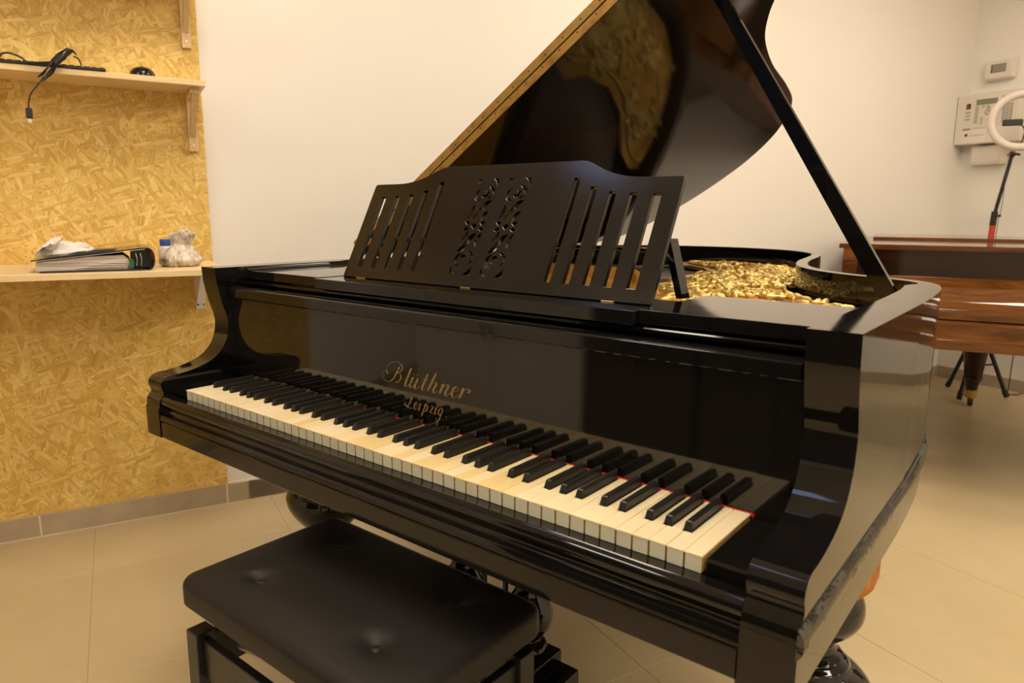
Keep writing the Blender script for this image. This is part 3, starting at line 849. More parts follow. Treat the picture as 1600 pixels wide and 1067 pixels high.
# cast relief: scrolls and leaves
rel = MB(); rnd = random.Random(11)
def inside(x, y, pol):
    c = False; n = len(pol)
    for i in range(n):
        x0_, y0_ = pol[i]; x1_, y1_ = pol[i-1]
        if (y0_ > y) != (y1_ > y) and x < (x1_-x0_)*(y-y0_)/(y1_-y0_)+x0_: c = not c
    return c
relief_zone = [(.10, .80), (.30, .72), (.50, .72), (.52, .84), (.42, .98), (.345, 1.10), (.29, 1.24), (.235, 1.45), (.20, 1.66), (.165, 1.82), (.10, 1.95), (.0, 2.06), (-.14, 2.125), (-.30, 2.14), (-.38, 2.10), (-.32, 1.97), (-.17, 1.84), (-.08, 1.68), (-.06, 1.5), (-.06, 1.36), (.0, 1.2), (.0, 1.05), (.03, .9)]
cnt = 0
while cnt < 165:
    x = rnd.uniform(-.38, .54); y = rnd.uniform(.70, 2.14)
    if not inside(x, y, relief_zone): continue
    cnt += 1
    a0 = rnd.uniform(0, 2*pi); R_ = rnd.uniform(.016, .042); sgn = rnd.choice((-1, 1))
    pts = []
    for k in range(11):
        t_ = k/10; r_ = R_*(1-.8*t_); an = a0+sgn*t_*4.6
        pts.append((x+r_*cos(an), y+r_*sin(an), K+PZ+.004+.004*sin(pi*t_)))
    rel.tube(pts, [.0062*(1-.55*k/10) for k in range(11)], 5)
    for q in range(3):
        an = a0+q*1.3+rnd.uniform(-.4, .4); px_, py_ = x+R_*1.1*cos(an), y+R_*1.1*sin(an)
        rot = Matrix.Rotation(an+rnd.uniform(-.6, .6), 3, 'Z') @ Matrix.Rotation(rnd.uniform(-.5, .5), 3, 'Y')
        rel.blob((px_, py_, K+PZ+.004), (rnd.uniform(.011, .024), rnd.uniform(.006, .011), rnd.uniform(.005, .011)), 7, 4, 0, rot)
rz = relief_zone
bord = cat_rom([(a, b, K+PZ+.003) for a, b in relief_zone], 4, True)
rel.tube(bord, .0055, 6, closed=True)
rel.obj('cast_relief', 'goldrelief', plate, 60)['kind'] = 'stuff'
# strings
st = MB()
for k in range(95):
    f = k/94
    xa = -.62+.56*f; ya = 1.11-.01*f
    xb = -.66+.72*f+.10*f*f; yb = 2.0-.05*f-.35*f*f
    st.tube([(xa, ya, K+.214), (xb, yb, K+.176)], .0011, 4)
st.obj('strings', 'steel', piano)['kind'] = 'stuff'
st = MB()
for k in range(26):
    f = k/25; st.tube([(-.12-.30*f, 1.12, K+.224), (-.66+.46*f, 1.55+.48*f, K+.196)], .0017, 4)
st.obj('bass_strings', 'copper', piano)['kind'] = 'stuff'
for k in range(46):
    f = k/45
    if k % 1 == 0:
        x = -.62+.54*f; y = 1.17+.02*f
        if k == 0:
            dmp = MB().box((-.005, -.03, 0), (.005, .03, .018), 0, .001).mesh('damper'); dmp.materials.append(M['blackplastic'])
        o = bpy.data.objects.new('damper', dmp); C.objects.link(o); o.parent = piano; o.location = (x, y, K+.2155)

# ---- legs
def leg_prof():
    z = lambda v: v+K
    p = [(.088, -.117), (.088, -.130), (.092, -.150), (.088, -.168), (.076, -.180), (.070, -.186), (.073, -.194), (.079, -.206), (.081, -.219), (.079, -.234), (.069, -.251), (.053, -.266), (.046, -.275), (.044, -.283), (.046, -.291), (.044, -.296), (.052, -.301), (.056, -.304), (.055, -.309), (.064, -.314), (.066, -.319), (.072, -.326), (.086, -.335), (.099, -.348), (.107, -.363), (.110, -.378), (.107, -.396), (.098, -.416), (.083, -.438), (.066, -.458), (.056, -.472), (.053, -.480), (.060, -.488), (.062, -.497), (.055, -.506), (.050, -.53), (.047, -.58), (.044, -.63), (.043, -.645), (.052, -.655), (.054, -.668), (.046, -.680), (.030, -.688), (.026, -.700)]
    q = cat_rom([(a, 0, b) for a, b in p], 3)
    return [(v.x, z(v.z)) for v in q]
LP = leg_prof()
def leg(x, y, parent, top_patch=False):
    l_ = MB().lathe(LP, (x, y, 0), 44).obj('leg', 'black', parent, 45)
    MB().lathe([(.020, 0.0301), (.026, .026), (.026, .004), (.020, .0002)], (x, y, 0), 20).obj('caster', 'brass', l_, 45)
    return l_
lr = leg(.640, .385, piano); leg(-.640, .385, piano); leg(-.26, 1.72, piano)
rp = []
for k in range(15):
    an = -pi/2.2+k*(pi/1.15)/14
    rp.append(an)
mbp = MB(); vs = []; fs = []
prof_p = [(.0925, -.120), (.0925, -.150), (.0885, -.168), (.0775, -.181), (.0715, -.1855)]
for r_, z in prof_p:
    for an in rp: vs.append((.640+(r_+.0012)*cos(an), .385+(r_+.0012)*sin(an), z+K))
n = len(rp)
for i in range(len(prof_p)-1):
    for k in range(n-1): fs.append((i*n+k, i*n+k+1, (i+1)*n+k+1, (i+1)*n+k))
mbp.add(vs, fs); tag(mbp.obj('worn_wood_patch', 'rawwood', lr, 60), 'bare orange wood where the veneer is gone')
# ---- pedal lyre
ly = MB().box((-.17, .27, K-.1500), (.17, .43, K-.1165), 0, .004, 2).obj('pedal_lyre', 'black', piano, 40)
colp = [(.030, -.15), (.030, -.19), (.038, -.21), (.030, -.23), (.024, -.30), (.026, -.37), (.036, -.395), (.050, -.42), (.053, -.44), (.046, -.465), (.030, -.487), (.026, -.495), (.040, -.503), (.042, -.515), (.036, -.5205)]
cq = [(v.x, v.z+K) for v in cat_rom([(a, 0, b) for a, b in colp], 3)]
for sg in (1, -1): MB().lathe(cq, (sg*.092, .35, 0), 28).obj('lyre_column', 'black', ly, 45)
for sg in (1, -1): MB().tube([(sg*.03, .35, K-.152), (sg*.03, .35, K-.52)], .006, 8).obj('pedal_rod', 'black', ly, 60)
MB().box((-.150, .30, K-.556), (.150, .395, K-.5205), 0, .004, 2).obj('lyre_step', 'black', ly, 40)
MB().box((-.190, .255, K-.620), (.190, .405, K-.5565), 0, .006, 2).obj('pedal_box', 'black', ly, 40)
for sg in (1, -1): MB().box((sg*.06-.022, .10, K-.640), (sg*.06+.022, .30, K-.625), 0, .005, 2).obj('pedal', 'brass', ly, 40)

# ================================================================== STOOL
stool = empty('piano_stool', (.030, -.052, 0), 0, 'black padded adjustable piano stool with buttoned seat, standing before the keyboard', 'stool')
SX, SY = .032, -.052
HX, HY, RC = .276, .170, .032
buttons = [(-.150, -.083), (.150, -.083), (-.150, .083), (.150, .083)]
def rrect(d, n=26):
    hx, hy, r = HX-d, HY-d, max(RC-d, .004)
    out = []
    for cx, cy, a0 in ((hx-r, hy-r, 0), (-hx+r, hy-r, pi/2), (-hx+r, -hy+r, pi), (hx-r, -hy+r, 3*pi/2)):
        for k in range(9): a = a0+pi/2*k/8; out.append((cx+r*cos(a), cy+r*sin(a)))
    # resample evenly on the straight parts
    res = []
    m_ = len(out)
    for i in range(m_):
        a = Vector(out[i]); b = Vector(out[(i+1) % m_]); L_ = (b-a).length
        k_ = 22 if (i % 9 == 8 and (i//9) % 2 == 0) else (14 if i % 9 == 8 else 1)
        for k in range(k_): res.append(tuple(a+(b-a)*(k/k_)))
    return res
ZT, ZB = K-.224, K-.280
def ztop(x, y):
    z = ZT
    for bx, by in buttons:
        d = sqrt((x-bx)**2+(y-by)**2)
        z -= .010*math.exp(-(d/.019)**2)+.002*math.exp(-(d/.05)**2)
    return z
rings = []
for k in range(26): rings.append((HY-.004-(HY-.004-.016)*k/25, None))
ed = []
for k in range(1, 7):
    a = pi/2*k/6; ed.append((.016*(1-sin(a)), .016*(1-cos(a))))
vs = []; cnts = None
for d_, _ in rings:
    pr_ = rrect(d_)
    for x, y in pr_:
        e = min(1, (min(HX-abs(x), HY-abs(y)))/.10)
        vs.append((x, y, ztop(x, y)-.006*(1-e)**2))
n = len(rrect(.05))
for ins_, dz in ed:
    for x, y in rrect(ins_): vs.append((x, y, ZT-.006-dz))
for ins_, z in ((0, ZB+.006), (.002, ZB+.002), (.008, ZB)):
    for x, y in rrect(ins_): vs.append((x, y, z))
nr = len(vs)//n
fs = [tuple(range(n))]
for r_ in range(nr-1):
    for k in range(n): fs.append((r_*n+k, (r_+1)*n+k, (r_+1)*n+(k+1) % n, r_*n+(k+1) % n))
fs.append(tuple((nr-1)*n+k for k in range(n-1, -1, -1)))
seat = MB().add(vs, fs).obj('seat', 'leather', stool, 60)
for bx, by in buttons:
    MB().blob((bx, by, ZT-.0135), (.0125, .0125, .0055), 20, 8).obj('button', 'leather', seat, 80)
FZ = K-.322
for sx in (-1, 1):
    for sy in (-1, 1):
        x, y = sx*.234, sy*.152
        MB().box((x-.018, y-.018, 0.0), (x+.018, y+.018, FZ), 0, .0015).obj('leg', 'stoolframe', stool)
for sy in (-1, 1): MB().box((-.2155, sy*.152-.008, FZ-.085), (.2155, sy*.152+.008, FZ-.012), 0, .0015).obj('apron', 'stoolframe', stool)
for sx in (-1, 1): MB().box((sx*.234-.008, -.1335, FZ-.085), (sx*.234+.008, .1335, FZ-.012), 0, .0015).obj('apron', 'stoolframe', stool)
mech = MB()
for sx in (-1, 1):
    mech.tube([(-.20, sx*.10, FZ-.045), (0, sx*.10, FZ-.01), (.20, sx*.10, ZB-.004)], .007, 6)
    mech.tube([(.20, sx*.10, FZ-.045), (0, sx*.10, FZ-.01), (-.20, sx*.10, ZB-.004)], .007, 6)
mech.obj('lift_mechanism', 'steel', stool, 60)
for sx in (1, -1):
    MB().lathe([(.008, .226*1), (.008, .252), (.024, .254), (.027, .260), (.027, .276), (.022, .281), (.010, .282)] if sx > 0 else [(.010, -.282), (.022, -.281), (.027, -.276), (.027, -.260), (.024, -.254), (.008, -.252), (.008, -.226)], (0, -.055, FZ-.042), 24, 0, 'x').obj('height_knob', 'knob', stool, 50)

# ================================================================== SHELVES ON THE LEFT WALL
def wroot(name, s, n, z, label, cat, group=None):
    return wframe(name, s, n, z, label=label, cat=cat, group=group)
# local: x along the wall, y = -(n - n0)
def wood_bracket(parent, x, ytop, h, dpt, wdt=.030):
    """x centre; board underside at local z = ytop; wall at local y = 0"""
    b_ = MB()
    b_.box((x-wdt/2, -.016, ytop-h), (x+wdt/2, -.0005, ytop-.0005), 0, .002)
    b_.box((x-wdt/2, -dpt, ytop-.018), (x+wdt/2, -.016, ytop-.0005), 0, .001)
    br = b_.obj('bracket', 'bracketwood', parent)
    y0_, z0_, y1_, z1_ = -.014, ytop-h+.045, -dpt+.02, ytop-.016
    MB().extr([(y0_, z0_), (y0_, z0_+.03), (y1_+.012, z1_), (y1_-.016, z1_)], x-wdt*.3, x+wdt*.3).obj('brace', 'bracketwood', br)
    MB().lathe([(.003, -.0185), (.003, -.0162)], (x, 0, ytop-h+.022), 10, 0, 'y').obj('screw', 'chrome', br)
OS = .0165   # face of the strand board
sh = wroot('wall_shelf', 0, OS, 1.527, 'upper pine wall shelf carrying the computer keyboard, cable and mouse', 'shelf')
MB().box((-1.15, -.198, 0), (.728, -.0005, .018), 0, .001).obj('shelf_board', 'pine', sh)
wood_bracket(sh, .697, 0, .195, .16); wood_bracket(sh, -.55, 0, .195, .16)
sh2 = wroot('wall_shelf', 0, OS, .930, 'lower deep pine wall shelf carrying the ring binder and crumpled bag', 'shelf')
MB().box((-1.15, -.455, 0), (.728, -.0005, .018), 0, .001).obj('shelf_board', 'pine', sh2)
def metal_bracket(parent, x):
    b_ = MB()
    b_.box((x-.0165, -.004, -.158), (x+.0165, -.0005, -.0005), 0, .001)
    b_.box((x-.0165, -.30, -.004), (x+.0165, -.004, -.0005), 0, .001)
    b_.extr([(-.004, -.150), (-.004, -.004), (-.26, -.004)], x-.0165, x-.0145)
    o_ = b_.obj('bracket', 'whitemetal', parent)
    for dx, dz in ((-.009, -.05), (-.009, -.142), (.010, -.142)):
        MB().lathe([(.0032, -.0062), (.0032, -.0042)], (x+dx, 0, dz), 10, 0, 'y').obj('screw', 'darkscrew', o_)
metal_bracket(sh2, .684); metal_bracket(sh2, -.55)
sh3 = wroot('wall_shelf', 0, OS, 1.872, 'topmost pine wall shelf, only its wooden bracket in view above the keyboard shelf', 'shelf')
MB().box((-1.15, -.198, 0), (.728, -.0005, .018), 0, .001).obj('shelf_board', 'pine', sh3)
wood_bracket(sh3, .697, 0, .195, .16)
# ---- computer keyboard with its cable
kb = wroot('computer_keyboard', 0.235, .145, 1.5455, 'flat black computer keyboard lying along the front edge of upper shelf', 'keyboard')
MB().box((-.220, -.074, 0), (.210, .070, .008), 0, .002).obj('case', 'blackplastic', kb)
kme = MB().box((-.008, -.008, 0), (.008, .008, .006), 0, .0015).mesh('key'); kme.materials.append(M['greyplastic'])
for r_ in range(6):
    for c_ in range(22):
        o = bpy.data.objects.new('key', kme); C.objects.link(o); o.parent = kb
        o.location = (-.207+c_*.0193, -.058+r_*.0215, .0055)
cab = MB()
def wl(pts, sub=6): return cat_rom(pts, sub)
loop = []
for k in range(4):
    j = .004*k
    lp = wl([(.045-j, -.090, -.030-j*.5), (.058, -.092-j*.4, -.010), (.075+j, -.088, .020), (.100+j, -.080+j, .045+j), (.128+j*.6, -.078, .052-j), (.118, -.084, .038+j), (.088, -.090-j, .010), (.072-j, -.093, -.020), (.056-j, -.094, -.036-j)], 5)
    cab.tube(lp, .0022, 6)
cab.tube(wl([(.128, -.078, .034), (.140, -.07, .030), (.146, -.066, .012)], 5), .0022, 6)
cab.tube(wl([(.048, -.093, -.034), (.030, -.096, -.060), (.012, -.098, -.085), (.004, -.098, -.110), (.003, -.098, -.128)], 6), .0022, 6)
cab.tube(wl([(-.060, -.078, .004), (-.05, -.08, .022), (-.030, -.08, .026), (-.005, -.078, .018), (.012, -.08, .006), (.05, -.085, .008), (.085, -.088, .012)], 6), .0030, 6)
cab.tube([(.080, -.096, .006), (.092, -.096, .020), (.104, -.093, .030)], .010, 8)
cb_ = cab.obj('cable', 'blackplastic', kb, 60)
pg = MB().box((-.006, -.1025, -.156), (.011, -.0935, -.126), 0, .003, 2).obj('plug', 'blackplastic', cb_, 40)
MB().box((-.003, -.1005, -.168), (.008, -.0955, -.1565), 0, .0005).obj('plug_tip', 'chrome', cb_)
# ---- mouse
ms = wroot('computer_mouse', .548, .150, 1.5455, 'glossy black computer mouse near the right end of upper shelf', 'mouse')
mb = MB(); vs = []; fs = []; NU, NV = 18, 9
for i in range(NV+1):
    ph = pi/2*i/NV
    for k in range(NU):
        a = 2*pi*k/NU
        vs.append((.040*cos(ph)**.8*cos(a), .055*cos(ph)**.8*sin(a), .034*sin(ph)**.9))
for i in range(NV):
    for k in range(NU): fs.append((i*NU+k, i*NU+(k+1) % NU, (i+1)*NU+(k+1) % NU, (i+1)*NU+k))
fs.append(tuple(range(NU-1, -1, -1)))
mb.add(vs, fs).obj('shell', 'glossplastic', ms, 60)
MB().lathe([(.007, -.003), (.008, 0), (.007, .003)], (0, -.034, .024), 14, 0, 'x').obj('scroll_wheel', 'greyplastic', ms, 60)
# ---- ring binder on the lower shelf
LS = .9485
bd = wroot('ring_binder', .375, .315, LS, 'black lever arch ring binder bulging with papers on the lower shelf', 'binder')
BT = .068
MB().box((-.140, -.115, 0.0), (.125, .14, .0035), 0, .001).obj('lower_cover', 'blackplastic', bd)
mbc = MB().extr([(-.160, .032), (.128, BT-.004), (.128, BT), (-.160, .0355)], -.105, .14, axis='y'); mbc.obj('upper_cover', 'glossplastic', bd)
sp = []
for k in range(13):
    a = -pi/2+pi*k/12; sp.append((.128+.026*cos(a)**.6 if cos(a) > 1e-6 else .128, BT/2+BT/2*sin(a)))
inn = [(.128+(x-.128)*.82, BT/2+(z-BT/2)*.92) for x, z in reversed(sp)]
MB().extr(sp+inn, -.112, .14, axis='y').obj('spine', 'glossplastic', bd, 40)
MB().extr([(.092, .005), (.146, .006), (.146, .058), (.125, .061), (.092, .056)], -.06, .13, axis='y').obj('lever_mechanism', 'blackplastic', bd)
MB().extr([(-.158, .031), (.128, BT-.0055), (.128, BT-.0045), (-.158, .0318)], -.107, -.105, axis='y').obj('cover_edge', 'paper', bd)
MB().extr([(-.150, .0045), (.085, .0045), (.088, .030), (.070, .046), (-.02, .043), (-.150, .029)], -.098, .13, axis='y').obj('page_stack', 'pages', bd)
for k in range(3): MB().box((-.05+.03*k, -.103, .012+.006*k), (.075, -.099, .0135+.006*k)).obj('page', 'paper', bd)
MB().extr([(.078, .010), (.095, .006), (.098, .022), (.094, .036), (.082, .034), (.088, .022)], -.104, -.09, axis='y').obj('tab', 'green', bd)
for x in (.104, .116): MB().tube([(x, -.085, .012), (x+.003, -.087, .03), (x, -.085, .05)], .0014, 6).obj('ring', 'chrome', bd, 60)
MB().extr([(-.090, .0435), (.045, .0605), (.060, .0665), (.0, .0635), (-.060, .0500), (-.092, .0470)], -.108, -.02, axis='y').obj('film_pocket', 'navy', bd)
# ---- crumpled papers on the binder
def crumple(name, label, s, n, z, quads, seed):
    rd = random.Random(seed)
    r_ = wroot(name, s, n, z, label, 'paper')
    for nm, corners, fold in quads:
        mb = MB(); NX, NY = 12, 9; vs = []; fs = []
        c00, c10, c11, c01 = [Vector(c) for c in corners]
        for i in range(NX+1):
            for j in range(NY+1):
                u_, v_ = i/NX, j/NY
                p = c00*(1-u_)*(1-v_)+c10*u_*(1-v_)+c11*u_*v_+c01*(1-u_)*v_
                p = p+Vector((0, 0, fold*sin(pi*u_)+rd.uniform(-.002, .0035)))+Vector((rd.uniform(-.002, .002), rd.uniform(-.003, .003), 0))
                vs.append(p)
        for i in range(NX):
            for j in range(NY):
                a = i*(NY+1)+j; fs.append((a, a+NY+1, a+NY+2, a+1))
        o_ = mb.add(vs, fs).obj(nm, 'paper', r_)
        sm = o_.modifiers.new('thickness', 'SOLIDIFY'); sm.thickness = .0006
    return r_
pap = crumple('crumpled_paper', 'crumpled white printed papers lying on top of the ring binder', .300, .315, LS+.0385, [
    ('folded_slip', ((-.078, -.112, .008), (-.018, -.110, .046), (-.006, -.02, .062), (-.064, -.01, .030)), .008)], 3)
mb = MB(); rd = random.Random(21); vs = []; fs = []; NU, NV = 16, 7
for i in range(NV+1):
    ph = pi/2*i/NV
    for k in range(NU):
        a = 2*pi*k/NU; w = 1+rd.uniform(-.13, .13)
        x = .075*cos(ph)**.55*cos(a)*w-.002; y = .062*cos(ph)**.55*sin(a)*w
        vs.append((x, y-.025, .113*(x+.075)+(.001 if i == 0 else .034*sin(ph)*(1+rd.uniform(-.25, .25))*(1-.25*x/.075))))
for i in range(NV):
    for k in range(NU): fs.append((i*NU+k, i*NU+(k+1) % NU, (i+1)*NU+(k+1) % NU, (i+1)*NU+k))
fs += [tuple(range(NU-1, -1, -1)), tuple(NV*NU+k for k in range(NU))]
mb.add(vs, fs).obj('crumpled_sheet', 'paper', pap)
# ---- tied crumpled bag
bg_ = wroot('crumpled_bag', .612, .285, LS, 'crumpled greyish white printed plastic bag knotted at the top, right end of lower shelf', 'bag')
mb = MB(); vs = []; fs = []; rd = random.Random(5); NU, NV = 30, 20
for i in range(NV+1):
    v_ = i/NV
    h = .108*v_
    if v_ < .22: r_ = .050+.014*sin(v_/.22*pi/2)
    elif v_ < .66: r_ = .064-(v_-.22)/.44*.040
    else: r_ = .024+.012*sin((v_-.66)/.34*pi*.6)
    for k in range(NU):
        a = 2*pi*k/NU
        w = 1+.07*sin(5*a+v_*3)+.08*sin(11*a-v_*4)+rd.uniform(-.06, .06)
        vs.append((r_*w*cos(a)+.012*v_*v_-.004, r_*w*.85*sin(a), max(.0, h+rd.uniform(-.003, .003)*(0 if i in (0,) else 1))))
for i in range(NV):
    for k in range(NU): fs.append((i*NU+k, i*NU+(k+1) % NU, (i+1)*NU+(k+1) % NU, (i+1)*NU+k))
fs += [tuple(range(NU-1, -1, -1)), tuple(NV*NU+k for k in range(NU))]
mb.add(vs, fs).obj('bag_body', 'bag', bg_, 70)
kb_ = MB()
for k in range(9):
    kb_.blob((.006+rd.uniform(-.018, .02), rd.uniform(-.014, .014), .105+rd.uniform(-.006, .010)), (rd.uniform(.006, .011), .009, rd.uniform(.006, .010)), 9, 6, 0, Matrix.Rotation(rd.uniform(0, 3), 3, 'Y'))
kb_.obj('bag_knot', 'bag', bg_, 70)
bc = wroot('blue_capped_bottle', .575, .155, LS, 'small bottle with a blue cap half hidden behind the crumpled bag', 'bottle')
MB().lathe([(.022, 0), (.024, .003), (.024, .052), (.014, .062)], (0, 0, 0), 24).obj('bottle_body', 'offwhite', bc, 50)
MB().lathe([(.017, .0625), (.0175, .064), (.0175, .080), (.015, .0825)], (0, 0, 0), 24).obj('cap', 'blue', bc, 50)
# ---- dark tablet at the left edge of the lower shelf
tb = wroot('tablet', .005, .20, LS, 'dark tablet with a pale rim standing on the lower shelf at the picture edge', 'tablet')
MB().box((-.16, -.006, 0), (.080, .006, .062), 0, .002).obj('tablet_case', 'offwhite', tb)
MB().box((-.152, -.0072, .006), (.076, -.0062, .057)).obj('tablet_screen', 'glossplastic', tb)

# ================================================================== RIGHT WALL: fire alarm panel, boxes
RANG = WANG-pi/2          # local x along +n, local y into the wall (+s)
def rroot(name, n, z, label, cat): return empty(name, W(S_END, n, z), RANG, label, cat)
ap = rroot('alarm_panel', .004, 1.595, 'large pale alarm control panel with display and key rows on the right wall', 'alarm panel')
AW, AH, AD = .392, .312, .12
MB().box((0, -AD, 0), (AW, -.0005, AH), 0, .006, 2).obj('housing', 'offwhite', ap, 40)
MB().box((.052, -AD-.004, .098), (.360, -AD-.0005, .292), 0, .001).obj('face_plate', 'paleplate', ap)
y0_ = -AD-.0065; y1_ = -AD-.0042
MB().box((.122, y0_, .240), (.250, y1_, .274), 0, .0005).obj('display', 'lcd', ap)
MB().box((.063, y0_, .222), (.090, y1_, .255), 0, .0005).obj('key_switch', 'darkbutton', ap)
MB().box((.072, y0_-.002, .233), (.082, y0_-.0002, .244)).obj('red_key', 'redled', ap)
bme_ = {}
def btn(w, h, x, z, k='button'):
    key = (w, h, k)
    if key not in bme_:
        bme_[key] = MB().box((-w/2, y0_, -h/2), (w/2, y1_, h/2)).mesh('button'); bme_[key].materials.append(M[k])
    o = bpy.data.objects.new('button', bme_[key]); C.objects.link(o); o.parent = ap; o.location = (x, 0, z)
for k in range(3): btn(.028, .008, .077, .200-.022*k)
for k in range(8): btn(.020, .008, .129, .227-.0135*k)
for x, z in ((.166, .226), (.196, .226), (.200, .214)): btn(.020, .008, x, z)
for a in range(6): btn(.009, .009, .196+.013*cos(a), .190+.013*sin(a))
for k in range(4): btn(.012, .007, .164, .160-.012*k)
for r_ in range(9):
    for c_ in range(3): btn(.016, .008, .292+.021*c_, .226-.0125*r_)
btn(.060, .010, .308, .275, 'darkbutton')
MB().box((.052, y0_, .092), (.096, y1_+.004, .099)).obj('nameplate', 'brownprint', ap)
MB().box((.052, -AD-.002, .012), (.200, -AD-.0005, .086)).obj('label_strip', 'paper', ap)
MB().lathe([(.010, -AD-.0035), (.010, -AD-.0022)], (.078, 0, .058), 14, 0, 'y').obj('round_logo', 'darkbutton', ap)
for k in range(6): MB().box((.098+.015*k, -AD-.003, .050), (.108+.015*k, -AD-.0022, .055)).obj('print_mark', 'button', ap)
sb_ = rroot('sounder_box', .105, 1.990, 'small white box with dark slotted grille above the alarm panel', 'sounder')
bm = bmesh.new(); bmesh.ops.create_cube(bm, size=1)
for v in bm.verts:
    f = .86 if v.co.y < 0 else 1.0
    v.co = Vector((.09+v.co.x*.180*f, -.0305+v.co.y*.060, .062+v.co.z*.125*f))
bmesh.ops.bevel(bm, geom=bm.edges[:], offset=.006, segments=2, affect='EDGES')
MB().bm(bm).obj('housing', 'offwhite', sb_, 40)
MB().box((.050, -.0625, .044), (.140, -.0610, .096)).obj('grille_recess', 'grille', sb_)
for k in range(8): MB().box((.054+.011*k, -.0642, .045), (.058+.011*k, -.0628, .095)).obj('slat', 'darkbutton' if k == 0 else 'button', sb_)
jb = rroot('junction_box', .095, 1.462, 'small blank white junction box below the alarm panel', 'junction box')
MB().box((0, -.07, 0), (.195, -.0005, .122), 0, .008, 2).obj('housing', 'offwhite', jb, 40)
MB().box((.012, -.0745, .012), (.183, -.0702, .110), 0, .003).obj('cover', 'offwhite', jb)
MB().lathe([(.004, -.077), (.004, -.0748)], (.172, 0, .022), 10, 0, 'y').obj('screw', 'button', jb)

# ================================================================== RING LIGHT ON TRIPOD
TC = Vector((.47, 4.51, 0))
rl = empty('ring_light_stand', TC, 0, 'ring light with phone clamp on a black tripod behind the brown piano', 'ring light')
feet = [Vector((.319, 4.66, 0)), Vector((.428, 4.302, 0)), Vector((.654, 4.575, 0))]
for f in feet:
    d = f-TC
    lg = MB(); lg.tube([(d.x*.04, d.y*.04, .46), (d.x*.97, d.y*.97, .020)], .0125, 10); l_ = lg.obj('leg', 'blackplastic', rl, 60)
    ft = MB(); ft.tube([(d.x*.90, d.y*.90, .052), (d.x, d.y, .014)], .0165, 10); ft.obj('rubber_foot', 'blackplastic', l_, 60)
    br = MB(); br.tube([(d.x*.05, d.y*.05, .20), (d.x*.55, d.y*.55, .215)], .006, 6); br.obj('brace', 'blackplastic', l_, 60)
top = Vector((.055, -.02, K+.765))
MB().tube([(0, 0, .16), (0, 0, K+.34)], .013, 12).obj('pole', 'blackplastic', rl, 60)
MB().tube([(0, 0, K+.28), (0.001, 0, K+.345)], .017, 12).obj('red_collar', 'redcollar', rl, 60)
MB().tube([(0, 0, K+.345), (.004, -.001, K+.43)], .018, 12).obj('clamp_collar', 'blackplastic', rl, 60)
MB().tube([(.004, 0, K+.42), top], .010, 10).obj('upper_pole', 'blackplastic', rl, 60)
MB().tube([(.004, 0, K+.40), (.036, -.01, K+.405)], .007, 8).obj('clamp_knob', 'blackplastic', rl, 60)
MB().blob(tuple(top), (.018, .018, .022), 12, 8).obj('ball_head', 'blackplastic', rl, 60)
MB().blob((top.x-.016, top.y-.01, top.z-.004), (.009, .009, .010), 10, 6).obj('red_knob', 'redcollar', rl, 60)
MB().tube([(top.x+.018, top.y, top.z), (top.x+.038, top.y-.01, top.z-.006)], .007, 8).obj('tilt_knob', 'blackplastic', rl, 60)
MB().tube([tuple(top), (top.x+.010, top.y-.01, top.z+.05)], .012, 8).obj('neck', 'ringwhite', rl, 60)
# ring faces the camera side
rc = Vector((top.x+.028, top.y-.02, K+.955)); fd = Vector((.25, -.97, 0)).normalized(); e1 = Vector((-fd.y, fd.x, 0)); e2 = Vector((0, 0, 1))
R_ = .152
ringp = [rc+e1*(R_*cos(2*pi*k/48))+e2*(R_*sin(2*pi*k/48)) for k in range(48)]
MB().tube(ringp, .0225, 10, closed=True).obj('ring_tube', 'ringwhite', rl, 60)
ih = [rc+e1*((R_-.0215)*cos(2*pi*k/48))+e2*((R_-.0215)*sin(2*pi*k/48))-fd*.006 for k in range(48)]
MB().tube(ih, .003, 6, closed=True).obj('inner_rim', 'button', rl, 60)
pc = rc+e1*(-.045)+e2*(-.012)
cl = MB().box((-.050, -.012, -.018), (.050, .012, .018), 0, .005); cl.xf(lambda v: pc+e1*v.x+fd*(-v.y)+e2*v.z); cl.obj('phone_clamp', 'blackplastic', rl, 40)
MB().tube(cat_rom([pc+e1*.03, pc+e1*.062+e2*(-.04), pc+e1*.060+e2*(-.095), rc+e2*(-R_)], 6), .004, 6).obj('clamp_arm', 'blackplastic', rl, 60)
MB().tube(cat_rom([rc+e1*(-.03)+e2*(-R_-.02), Vector((top.x-.015, top.y-.02, K+.70)), Vector((.035, -.02, K+.45)), Vector((.025, -.02, K+.30)), Vector((.02, -.03, .3)), Vector((-.07, -.05, .02))], 6), .002, 5).obj('cable', 'greyplastic', rl, 60)
fc = MB().tube(cat_rom([(.655, 4.83, .55), (.668, 4.80, .40), (.650, 4.77, .25), (.648, 4.74, .06), (.652, 4.71, .006), (.70, 4.72, .005), (.74, 4.80, .005), (.95, 4.70, .005)], 8), .0035, 6).obj('floor_cable', 'blackplastic', None, 60)
tag(fc, 'thin black cable dropping to the floor behind the brown piano', 'cable')

